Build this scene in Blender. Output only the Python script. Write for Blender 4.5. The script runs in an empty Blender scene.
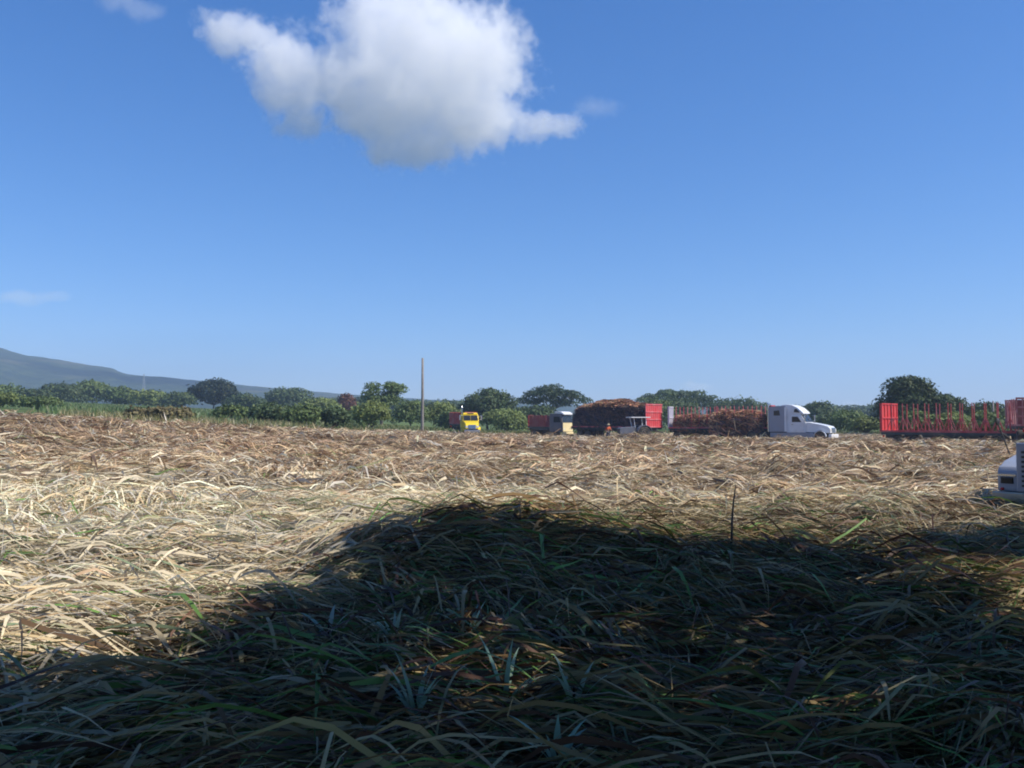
import bpy, bmesh, math, random
import numpy as np
from mathutils import Vector, Matrix

random.seed(7)
RNG = np.random.default_rng(11)
scene = bpy.context.scene
COL = scene.collection
R = math.radians
F = 887.0            # focal length in pixels of the 1024 wide frame
EYE = 1.9
HOR = 420.0          # image row of the horizon

# ------------------------------------------------------------------ camera
cam_d = bpy.data.cameras.new('camera')
cam = bpy.data.objects.new('camera', cam_d)
COL.objects.link(cam)
cam_d.sensor_width = 36.0
cam_d.lens = F / 1024.0 * 36.0
cam_d.clip_end = 20000
cam_d.clip_start = 0.05
cam.location = (0, 0, EYE)
cam.rotation_euler = (R(90) + math.atan((HOR - 384) / F), 0, 0)
scene.camera = cam

# ------------------------------------------------------------------ sky, sun, exposure
SUN_EL, SUN_AZ = 48.0, 106.0      # azimuth clockwise from +Y (view direction)
S = Vector((math.sin(R(SUN_AZ)) * math.cos(R(SUN_EL)), math.cos(R(SUN_AZ)) * math.cos(R(SUN_EL)), math.sin(R(SUN_EL))))
world = bpy.data.worlds.new("World")
scene.world = world
world.use_nodes = True
wn = world.node_tree.nodes
wl = world.node_tree.links
bg = wn['Background']
sky = wn.new('ShaderNodeTexSky')
sky.sky_type = 'NISHITA'
sky.sun_disc = False
sky.sun_elevation = R(SUN_EL)
sky.sun_rotation = R(SUN_AZ)
sky.altitude = 300
sky.air_density = 1.0
sky.dust_density = 0.3
sky.ozone_density = 2.2
# grade the clear sky to the deeper, slightly violet blue of this day
sepc = wn.new('ShaderNodeSeparateColor'); comb = wn.new('ShaderNodeCombineColor')
wl.new(sky.outputs[0], sepc.inputs[0])
for ch, (ga, mu) in enumerate(((1.33, .295), (.98, .678), (.84, 1.34))):
    pw = wn.new('ShaderNodeMath'); pw.operation = 'POWER'; pw.inputs[1].default_value = ga
    ml = wn.new('ShaderNodeMath'); ml.operation = 'MULTIPLY'; ml.inputs[1].default_value = mu
    wl.new(sepc.outputs[ch], pw.inputs[0]); wl.new(pw.outputs[0], ml.inputs[0]); wl.new(ml.outputs[0], comb.inputs[ch])
wl.new(comb.outputs[0], bg.inputs['Color'])
bg.inputs['Strength'].default_value = 0.12

sun_d = bpy.data.lights.new('sun', 'SUN')
sun_d.energy = 5.0
sun_d.angle = R(0.53)
sun_d.color = (1.0, 0.94, 0.84)
sun = bpy.data.objects.new('sun', sun_d)
sun.rotation_euler = S.to_track_quat('Z', 'Y').to_euler()
sun.location = (60, -20, 60)
COL.objects.link(sun)

vs = scene.view_settings
vs.view_transform = 'Standard'
vs.look = 'None'
vs.exposure = 0.3
vs.gamma = 1.0
vs.use_curve_mapping = False
cy = scene.cycles
cy.use_denoising = True
cy.max_bounces = 24
cy.diffuse_bounces = 3
cy.glossy_bounces = 2
cy.transmission_bounces = 4
cy.transparent_max_bounces = 8
cy.volume_bounces = 24
cy.volume_max_steps = 256
cy.use_adaptive_sampling = True
cy.adaptive_threshold = 0.02
cy.filter_width = 1.9

# ------------------------------------------------------------------ numeric helpers
def softplus(a, k=1.0):
    a = np.asarray(a, float)
    return np.logaddexp(0, a * k) / k

def sstep(a, b, x):
    t = np.clip((np.asarray(x, float) - a) / (b - a), 0, 1)
    return t * t * (3 - 2 * t)

def vnoise(x, y, seed=0):
    """value noise, 0..1"""
    x = np.asarray(x, float); y = np.asarray(y, float)
    xi = np.floor(x).astype(np.int64); yi = np.floor(y).astype(np.int64)
    fx = x - xi; fy = y - yi
    fx = fx * fx * (3 - 2 * fx); fy = fy * fy * (3 - 2 * fy)
    def h(i, j):
        n = (i * 374761393 + j * 668265263 + seed * 1442695041) & 0x7fffffff
        n = ((n ^ (n >> 13)) * 1274126177) & 0x7fffffff
        n = (n ^ (n >> 16)) & 0xffff
        return n / 65535.0
    return (h(xi, yi) * (1 - fx) + h(xi + 1, yi) * fx) * (1 - fy) + (h(xi, yi + 1) * (1 - fx) + h(xi + 1, yi + 1) * fx) * fy

def fbm(x, y, o=4, seed=0):
    s = 0; a = 0.5; t = 0
    for i in range(o):
        s = s + a * vnoise(x * 2 ** i + 17.3 * i, y * 2 ** i - 9.1 * i, seed + i)
        t += a; a *= 0.5
    return s / t

def base_h(x, y):
    """broad lie of the land: it rises to the left"""
    return 20 * (1 - np.exp(-0.061 * softplus(-np.asarray(x, float) - 3, .25) / 20))

def H(x, y):
    x = np.asarray(x, float); y = np.asarray(y, float)
    z = base_h(x, y)
    r = np.hypot(x, y)
    z = z - .38 * sstep(30, 95, r) * (1 - .6 * sstep(150, 400, r))
    fade = 1 - sstep(100, 160, r)
    wob = (fbm(x * .12, y * .05, 3, 5) - .5)
    # heap of trash in front of the viewer
    yc = 10.9 + 0.10 * x + 1.2 * (fbm(x * .35, x * 0 + 3, 2, 8) - .5)
    amp = (.47 * (1 - .66 * sstep(0.2, 3.0, x)) + .14 * np.exp(-((x + .2) / .9) ** 2)) * sstep(-2.9, -0.7, x) * (1 - .8 * sstep(3.8, 5.6, x))
    z = z + fade * amp * np.exp(-((y - yc) / np.where(y > yc, 1.0, 1.9)) ** 2) * (.85 + .4 * fbm(x * .8, y * .8, 3, 12))
    # windrows
    for (y0, a, s, sd) in ((17.0, .30, 1.5, 1), (24.5, .22, 1.6, 2), (33, .40, 1.9, 3), (43, .55, 2.2, 4), (54, .60, 2.5, 5), (67, .50, 2.6, 6), (80, .28, 3.0, 7), (95, .12, 4, 9)):
        w = y0 + y0 * .12 * (fbm(x * .09 * 12 / y0, x * 0 + sd, 2, sd + 30) - .5) * 2
        am = a * (.35 + 1.1 * fbm(x * .25, x * 0 + 2 * sd, 3, sd + 50))
        if y0 < 20: am = am * (.25 + .75 * sstep(0, 3, x))
        z = z + fade * am * np.exp(-((y - w) / s) ** 2)
    z = z + fade * (.22 * (fbm(x * .45, y * .45, 3, 21) - .5) + .20 * (fbm(x * 1.5, y * 1.5, 2, 22) - .5) * sstep(2, 6, r))
    z = z + .75 * np.exp(-((x - 11.3) / 2.6) ** 2 - ((y - 78) / 3.0) ** 2) + .4 * np.exp(-((x - 8.2) / 1.1) ** 2 - ((y - 26) / 1.6) ** 2)
    z = z + fade * .42 * (fbm(x * .75 + 7, y * .5, 2, 23) - .5) * sstep(14, 24, r) * (1 - .7 * sstep(65, 95, r))
    return z

def edge_y(az):
    """depth at which the cut field stops, by x/y slope"""
    return np.interp(az, [-.9, -.58, -.42, -.30, -.2, -.1, .1, .5, .9], [72, 80, 75, 80, 97, 118, 132, 130, 110])

def gx(px, Y): return (px - 512.0) / F * Y
def gz(x, y): return float(H(x, y))
def at(px, Y, dz=0.0):
    x = gx(px, Y); return Vector((x, Y, gz(x, Y) + dz))

# ------------------------------------------------------------------ materials
def new_mat(name):
    m = bpy.data.materials.new(name); m.use_nodes = True
    return m, m.node_tree.nodes, m.node_tree.links, m.node_tree.nodes['Principled BSDF']

def paint(name, col, rough=.5, metal=0.0, dirt=(.30, .22, .14), dirt_amt=.35, scale=1.3, coat=0.0):
    m, n, l, b = new_mat(name)
    tc = n.new('ShaderNodeTexCoord')
    nz = n.new('ShaderNodeTexNoise'); nz.inputs['Scale'].default_value = scale; nz.inputs['Detail'].default_value = 8
    l.new(tc.outputs['Object'], nz.inputs['Vector'])
    rp = n.new('ShaderNodeValToRGB'); rp.color_ramp.elements[0].position = .42; rp.color_ramp.elements[1].position = .72
    l.new(nz.outputs[0], rp.inputs[0])
    mul = n.new('ShaderNodeMath'); mul.operation = 'MULTIPLY'; mul.inputs[1].default_value = dirt_amt
    l.new(rp.outputs[0], mul.inputs[0])
    mx = n.new('ShaderNodeMix'); mx.data_type = 'RGBA'
    mx.inputs['A'].default_value = (*col, 1); mx.inputs['B'].default_value = (*dirt, 1)
    l.new(mul.outputs[0], mx.inputs['Factor'])
    l.new(mx.outputs['Result'], b.inputs['Base Color'])
    b.inputs['Roughness'].default_value = rough
    b.inputs['Metallic'].default_value = metal
    b.inputs['Coat Weight'].default_value = coat
    return m

def leafmat(name, transl=.25, rough=.45, spec=.4, attr='leafcol', tint=(1, 1, 1)):
    m, n, l, b = new_mat(name)
    a = n.new('ShaderNodeAttribute'); a.attribute_name = attr
    mul = n.new('ShaderNodeMix'); mul.data_type = 'RGBA'; mul.blend_type = 'MULTIPLY'; mul.inputs['Factor'].default_value = 1
    l.new(a.outputs['Color'], mul.inputs['A']); mul.inputs['B'].default_value = (*tint, 1)
    l.new(mul.outputs['Result'], b.inputs['Base Color'])
    b.inputs['Roughness'].default_value = rough
    b.inputs['Specular IOR Level'].default_value = spec
    t = n.new('ShaderNodeBsdfTranslucent'); l.new(mul.outputs['Result'], t.inputs['Color'])
    ms = n.new('ShaderNodeMixShader'); ms.inputs[0].default_value = transl
    out = n['Material Output']
    l.new(b.outputs[0], ms.inputs[1]); l.new(t.outputs[0], ms.inputs[2]); l.new(ms.outputs[0], out.inputs['Surface'])
    return m

M = {}
M['white'] = paint('white_paint', (.78, .78, .78), .35, dirt_amt=.16, coat=.3)
M['yellow'] = paint('yellow_paint', (.92, .66, .012), .35, dirt_amt=.08, coat=.3)
M['cream'] = paint('cream_paint', (.80, .66, .36), .45, dirt_amt=.15)
M['red'] = paint('red_paint', (.60, .04, .045), .5, dirt_amt=.15)
M['stakered'] = paint('worn_red_paint', (.46, .06, .06), .6, dirt=(.5, .30, .26), dirt_amt=.5)
M['redlight'] = paint('faded_red_paint', (.66, .09, .11), .55, dirt=(.7, .45, .42), dirt_amt=.45)
M['darkred'] = paint('dark_red_paint', (.26, .05, .05), .6, dirt_amt=.35)
M['brick'] = paint('brick_red_paint', (.42, .12, .11), .6, dirt=(.6, .42, .36), dirt_amt=.6, scale=3)
M['lilac'] = paint('pale_grey_paint', (.62, .60, .68), .55, dirt_amt=.2)
M['frame'] = paint('dark_green_frame', (.03, .055, .06), .6, dirt_amt=.25)
M['black'] = paint('black_metal', (.025, .025, .03), .6, dirt_amt=.3)
M['grey'] = paint('grey_metal', (.30, .31, .33), .45, .4, dirt_amt=.2)
M['chrome'] = paint('chrome', (.62, .62, .63), .18, 1.0, dirt_amt=.15)
M['silver'] = paint('silver_paint', (.28, .30, .35), .4, dirt_amt=.2, coat=.3)
M['slate'] = paint('slate_grey_paint', (.10, .11, .14), .5, dirt_amt=.3)
M['steel'] = paint('scuffed_steel', (.42, .38, .32), .42, .8, dirt_amt=.5)
M['tyre'] = paint('tyre_rubber', (.022, .021, .021), .85, dirt_amt=.5)
M['glass'] = paint('dark_glass', (.02, .025, .03), .08, dirt_amt=.08)
M['lamp'] = paint('lamp_glass', (.75, .75, .72), .15, dirt_amt=.1)
M['redlamp'] = paint('red_lamp', (.5, .02, .02), .25, dirt_amt=.05)
M['pole'] = paint('weathered_wood', (.20, .18, .165), .85, dirt=(.30, .28, .25), dirt_amt=.6, scale=2)
M['bark'] = paint('bark', (.10, .075, .055), .9, dirt=(.20, .17, .13), dirt_amt=.5, scale=4)
M['skin'] = paint('skin', (.28, .15, .09), .55, dirt_amt=.0)
M['orange'] = paint('orange_cloth', (.75, .14, .05), .85, dirt_amt=.1)
M['jeans'] = paint('dark_trousers', (.06, .07, .11), .9, dirt_amt=.3)
M['hat'] = paint('straw_hat', (.55, .45, .28), .8, dirt_amt=.2)
M['straw'] = leafmat('dry_leaf', .18, .55, .22)
M['cane'] = leafmat('cane_stalks', .05, .6, .25)
M['foliage'] = leafmat('foliage', .25, .6, .25)
M['fresh'] = leafmat('fresh_leaf', .3, .38, .45)

# ------------------------------------------------------------------ object helpers
def tag(o, label=None, cat=None, group=None, kind=None):
    if label: o['label'] = label
    if cat: o['category'] = cat
    if group: o['group'] = group
    if kind: o['kind'] = kind
    return o

def root(name, loc, rz=0.0, **k):
    o = bpy.data.objects.new(name, None); COL.objects.link(o)
    o.empty_display_size = .5
    o.location = loc; o.rotation_euler = (0, 0, rz)
    return tag(o, **k)

def link_mesh(name, me, mat, parent=None, smooth=False):
    me.materials.append(mat)
    if smooth:
        me.polygons.foreach_set('use_smooth', np.ones(len(me.polygons), bool))
    o = bpy.data.objects.new(name, me); COL.objects.link(o)
    if parent is not None: o.parent = parent
    return o

class MB:
    def __init__(s): s.bm = bmesh.new()
    def box(s, x0, x1, y0, y1, z0, z1, bev=0.0):
        vs = [s.bm.verts.new((x, y, z)) for x in (x0, x1) for y in (y0, y1) for z in (z0, z1)]
        fs = [(0, 1, 3, 2), (4, 6, 7, 5), (0, 4, 5, 1), (2, 3, 7, 6), (0, 2, 6, 4), (1, 5, 7, 3)]
        ff = [s.bm.faces.new([vs[i] for i in f]) for f in fs]
        if bev > 0:
            ed = list({e for f in ff for e in f.edges})
            bmesh.ops.bevel(s.bm, geom=ed, offset=bev, segments=2, affect='EDGES', profile=.6)
        return s
    def prism(s, pts, y0, y1, bev=0.0, taper=None):
        """side profile (x,z) extruded across y; taper(x,z)->y scale"""
        a = []; b = []
        for (x, z) in pts:
            t = taper(x, z) if taper else 1.0
            m = (y0 + y1) / 2
            a.append(s.bm.verts.new((x, m + (y0 - m) * t, z))); b.append(s.bm.verts.new((x, m + (y1 - m) * t, z)))
        n = len(pts); ff = [s.bm.faces.new(a), s.bm.faces.new(b[::-1])]
        for i in range(n):
            j = (i + 1) % n
            ff.append(s.bm.faces.new((a[j], a[i], b[i], b[j])))
        if bev > 0:
            ed = list({e for f in ff for e in f.edges})
            bmesh.ops.bevel(s.bm, geom=ed, offset=bev, segments=2, affect='EDGES', profile=.6)
        return s
    def tube(s, p, q, r0, r1=None, n=8):
        p = Vector(p); q = Vector(q); r1 = r0 if r1 is None else r1
        d = (q - p).normalized(); u = d.orthogonal().normalized(); v = d.cross(u)
        A = [s.bm.verts.new(p + (u * math.cos(t) + v * math.sin(t)) * r0) for t in [2 * math.pi * i / n for i in range(n)]]
        B = [s.bm.verts.new(q + (u * math.cos(t) + v * math.sin(t)) * r1) for t in [2 * math.pi * i / n for i in range(n)]]
        for i in range(n):
            j = (i + 1) % n; s.bm.faces.new((A[i], A[j], B[j], B[i]))
        s.bm.faces.new(A[::-1]); s.bm.faces.new(B)
        return s
    def path(s, pts, radii, n=6):
        """one continuous tapered tube through pts"""
        pts = [Vector(p) for p in pts]; rings = []; u = None
        for i, p in enumerate(pts):
            d = (pts[min(i + 1, len(pts) - 1)] - pts[max(i - 1, 0)]).normalized()
            u = d.orthogonal().normalized() if u is None else (u - d * u.dot(d)).normalized()
            v = d.cross(u)
            rings.append([s.bm.verts.new(p + (u * math.cos(2 * math.pi * k / n) + v * math.sin(2 * math.pi * k / n)) * radii[i]) for k in range(n)])
        for a, b in zip(rings, rings[1:]):
            for k in range(n):
                j = (k + 1) % n; s.bm.faces.new((a[k], a[j], b[j], b[k]))
        s.bm.faces.new(rings[0][::-1]); s.bm.faces.new(rings[-1])
        return s
    def lathe_y(s, c, prof, n=20):
        """profile (radius, y offset) turned about the y axis through c"""
        rings = []
        for (r, yy) in prof:
            rings.append([s.bm.verts.new((c[0] + r * math.cos(2 * math.pi * k / n), c[1] + yy, c[2] + r * math.sin(2 * math.pi * k / n))) for k in range(n)])
        for a, b in zip(rings, rings[1:]):
            for k in range(n):
                j = (k + 1) % n; s.bm.faces.new((a[k], a[j], b[j], b[k]))
        s.bm.faces.new(rings[0][::-1]); s.bm.faces.new(rings[-1])
        return s
    def obj(s, name, mat, parent=None, smooth=False):
        bmesh.ops.recalc_face_normals(s.bm, faces=s.bm.faces)
        me = bpy.data.meshes.new(name); s.bm.to_mesh(me); s.bm.free()
        return link_mesh(name, me, mat, parent, smooth)

def strips_mesh(name, C, W, width, colr, mat, parent=None, smooth=True):
    """C (n,S,3) centre lines, W (n,S,3) unit side vectors, width (n,S), colr (n,3)"""
    n, Sg, _ = C.shape
    hw = (width / 2)[..., None]
    V = np.stack([C - W * hw, C + W * hw], axis=2).reshape(-1, 3)
    base = (np.arange(n) * Sg * 2)[:, None]
    k = np.arange(Sg - 1)[None, :] * 2
    a = base + k
    quads = np.stack([a, a + 1, a + 3, a + 2], axis=-1).reshape(-1, 4)
    me = bpy.data.meshes.new(name)
    me.vertices.add(len(V)); me.vertices.foreach_set('co', V.astype(np.float32).ravel())
    nq = len(quads)
    me.loops.add(nq * 4); me.loops.foreach_set('vertex_index', quads.astype(np.int32).ravel())
    me.polygons.add(nq)
    me.polygons.foreach_set('loop_start', np.arange(0, nq * 4, 4, dtype=np.int32))
    if smooth: me.polygons.foreach_set('use_smooth', np.ones(nq, bool))
    me.update(calc_edges=True)
    at_ = me.color_attributes.new('leafcol', 'FLOAT_COLOR', 'POINT')
    cc = np.ones((len(V), 4), np.float32)
    cc[:, :3] = np.repeat(colr, Sg * 2, axis=0)
    at_.data.foreach_set('color', cc.ravel())
    me.materials.append(mat)
    o = bpy.data.objects.new(name, me); COL.objects.link(o)
    if parent is not None: o.parent = parent
    return o

# ------------------------------------------------------------------ ground
def build_ground():
    nr, na = 430, 760
    rr = .3 * (1.0247 ** np.arange(nr))
    rr = rr[rr < 9500]; nr = len(rr)
    # finer steps in the half that faces the view
    t = np.linspace(-1, 1, na, endpoint=False)
    ang = np.pi * (0.35 * t + 0.65 * t ** 3)
    RR, AA = np.meshgrid(rr, ang, indexing='ij')
    X = RR * np.sin(AA); Y = RR * np.cos(AA)
    Z = H(X, Y)
    V = np.stack([X, Y, Z], -1).reshape(-1, 3)
    V = np.vstack([V, [[0, 0, gz(0, 0)]]])
    i = np.arange(nr - 1)[:, None]; j = np.arange(na)[None, :]; j2 = (j + 1) % na
    q = np.stack([i * na + j, (i + 1) * na + j, (i + 1) * na + j2, i * na + j2], -1).reshape(-1, 4)
    cidx = len(V) - 1
    tri = [(cidx, int(b), int((b + 1) % na)) for b in range(na)]
    me = bpy.data.meshes.new('ground')
    me.from_pydata(V.tolist(), [], [tuple(a) for a in q.tolist()] + tri)
    me.polygons.foreach_set('use_smooth', np.ones(len(me.polygons), bool))
    cut = (V[:, 1] < edge_y(V[:, 0] / np.maximum(V[:, 1], 1)) + 8 * (vnoise(V[:, 0] * .1, V[:, 1] * .1, 3) - .5)) | (V[:, 1] < 3)
    cc = np.ones((len(V), 4), np.float32)
    cc[:, 0] = cc[:, 1] = cc[:, 2] = cut.astype(np.float32)
    at_ = me.color_attributes.new('cut', 'FLOAT_COLOR', 'POINT'); at_.data.foreach_set('color', cc.ravel())
    m, n, l, b = new_mat('ground')
    tc = n.new('ShaderNodeTexCoord')
    n1 = n.new('ShaderNodeTexNoise'); n1.inputs['Scale'].default_value = 5; n1.inputs['Detail'].default_value = 10; n1.inputs['Roughness'].default_value = .75
    mp = n.new('ShaderNodeMapping'); mp.inputs['Scale'].default_value = (1, 3, 1)
    l.new(tc.outputs['Object'], mp.inputs[0]); l.new(mp.outputs[0], n1.inputs['Vector'])
    r1 = n.new('ShaderNodeValToRGB')
    e = r1.color_ramp.elements; e[0].position = .3; e[0].color = (.06, .038, .022, 1); e[1].position = .72; e[1].color = (.36, .26, .15, 1)
    x = r1.color_ramp.elements.new(.5); x.color = (.20, .135, .075, 1)
    l.new(n1.outputs[0], r1.inputs[0])
    n2 = n.new('ShaderNodeTexNoise'); n2.inputs['Scale'].default_value = .05; n2.inputs['Detail'].default_value = 12; n2.inputs['Roughness'].default_value = .6
    l.new(tc.outputs['Object'], n2.inputs['Vector'])
    r2 = n.new('ShaderNodeValToRGB')
    e = r2.color_ramp.elements; e[0].position = .35; e[0].color = (.045, .08, .022, 1); e[1].position = .65; e[1].color = (.13, .17, .06, 1)
    l.new(n2.outputs[0], r2.inputs[0])
    a = n.new('ShaderNodeAttribute'); a.attribute_name = 'cut'
    mx = n.new('ShaderNodeMix'); mx.data_type = 'RGBA'
    l.new(a.outputs['Fac'], mx.inputs['Factor']); l.new(r2.outputs[0], mx.inputs['A']); l.new(r1.outputs[0], mx.inputs['B'])
    l.new(mx.outputs['Result'], b.inputs['Base Color'])
    b.inputs['Roughness'].default_value = .95
    b.inputs['Specular IOR Level'].default_value = .1
    bp = n.new('ShaderNodeBump'); bp.inputs['Strength'].default_value = .5; bp.inputs['Distance'].default_value = .05
    l.new(n1.outputs[0], bp.inputs['Height']); l.new(bp.outputs[0], b.inputs['Normal'])
    o = link_mesh('ground', me, m)
    tag(o, 'brown bare soil of the harvested cane field', kind='structure')
build_ground()

# ------------------------------------------------------------------ hills on the left
def build_hills():
    pxs = np.array([-700, -400, -200, -60, 0, 25, 60, 100, 112, 125, 180, 240, 300, 360, 430, 520, 640, 760, 900, 1100, 1500], float)
    pys = np.array([354, 341, 343, 349, 352, 358, 363, 368, 370, 376, 381, 388, 393, 397, 401, 404, 407, 406, 408, 408, 410], float)
    D0 = 2000.0
    nx, ny = 420, 46
    u = np.linspace(-720, 1500, nx); v = np.linspace(0, 1, ny)
    U, Vv = np.meshgrid(u, v, indexing='ij')
    top = (HOR - np.interp(U, pxs, pys)) / F * D0 + EYE
    Y = 1050 + Vv * 1500
    X = (U - 512) / F * Y * (1 - .0 * Vv)
    prof = np.where(Vv < .63, np.sin(np.clip(Vv / .63, 0, 1) * np.pi / 2) ** 1.5, 1 - .6 * (Vv - .63) / .37)
    # ridge sits at the depth D0
    rug = (fbm(X * .006, Y * .006, 5, 77) - .5)
    gul = np.abs(fbm(X * .004 + 9, Y * .0018, 3, 66) - .5) * 2
    Z = top * prof * (1 + .0 * rug) + (35 * rug - 30 * gul) * np.clip(top / 120, 0, 1) * np.where(Vv < .6, np.sin(Vv / .6 * np.pi), 0) + 2.5 * (fbm(X * .05, Y * .05, 2, 4) - .5)
    Z = np.where(Vv < .02, -5, Z); 
    Z = Z + np.where(Vv >= 0, base_h(X, Y) * (1 - np.clip(Vv / .63, 0, 1)), 0)
    me = bpy.data.meshes.new('hills')
    i = np.arange(nx - 1)[:, None]; j = np.arange(ny - 1)[None, :]
    q = np.stack([i * ny + j, (i + 1) * ny + j, (i + 1) * ny + j + 1, i * ny + j + 1], -1).reshape(-1, 4)
    me.from_pydata(np.stack([X, Y, Z], -1).reshape(-1, 3).tolist(), [], q.tolist())
    m, n, l, b = new_mat('hill_forest')
    tc = n.new('ShaderNodeTexCoord')
    n1 = n.new('ShaderNodeTexNoise'); n1.inputs['Scale'].default_value = .05; n1.inputs['Detail'].default_value = 8
    l.new(tc.outputs['Object'], n1.inputs['Vector'])
    r1 = n.new('ShaderNodeValToRGB'); e = r1.color_ramp.elements
    e[0].position = .38; e[0].color = (.012, .022, .012, 1); e[1].position = .66; e[1].color = (.042, .055, .024, 1)
    l.new(n1.outputs[0], r1.inputs[0])
    n2 = n.new('ShaderNodeTexNoise'); n2.inputs['Scale'].default_value = .006; n2.inputs['Detail'].default_value = 5
    mp = n.new('ShaderNodeMapping'); mp.inputs['Location'].default_value = (300, 40, 0)
    l.new(tc.outputs['Object'], mp.inputs[0]); l.new(mp.outputs[0], n2.inputs['Vector'])
    r2 = n.new('ShaderNodeValToRGB'); e = r2.color_ramp.elements; e[0].position = .52; e[0].color = (0, 0, 0, 1); e[1].position = .6; e[1].color = (1, 1, 1, 1)
    l.new(n2.outputs[0], r2.inputs[0])
    mx = n.new('ShaderNodeMix'); mx.data_type = 'RGBA'; mx.inputs['B'].default_value = (.09, .08, .045, 1)
    mf = n.new('ShaderNodeMath'); mf.operation = 'MULTIPLY'; mf.inputs[1].default_value = .7
    l.new(r2.outputs[0], mf.inputs[0]); l.new(mf.outputs[0], mx.inputs['Factor']); l.new(r1.outputs[0], mx.inputs['A'])
    l.new(mx.outputs['Result'], b.inputs['Base Color']); b.inputs['Roughness'].default_value = 1; b.inputs['Specular IOR Level'].default_value = .05
    bp = n.new('ShaderNodeBump'); bp.inputs['Distance'].default_value = 8; l.new(n1.outputs[0], bp.inputs['Height']); l.new(bp.outputs[0], b.inputs['Normal'])
    o = link_mesh('hills', me, m, None, True)
    tag(o, 'long blue green wooded ridge sloping down from the left', kind='structure')
build_hills()

# ------------------------------------------------------------------ haze
def build_haze():
    mb = MB(); mb.box(-4500, 4500, -400, 2750, -8, 158)
    m = bpy.data.materials.new('haze'); m.use_nodes = True
    n = m.node_tree.nodes; n.clear()
    out = n.new('ShaderNodeOutputMaterial'); v = n.new('ShaderNodeVolumePrincipled')
    v.inputs['Color'].default_value = (.56, .74, 1.0, 1); v.inputs['Density'].default_value = HAZE
    v.inputs['Anisotropy'].default_value = .1
    m.node_tree.links.new(v.outputs[0], out.inputs['Volume'])
    o = mb.obj('haze', m)
    tag(o, 'thin pale blue air that fades the far trees and hills', kind='stuff')
HAZE = 0.00034
build_haze()

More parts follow.
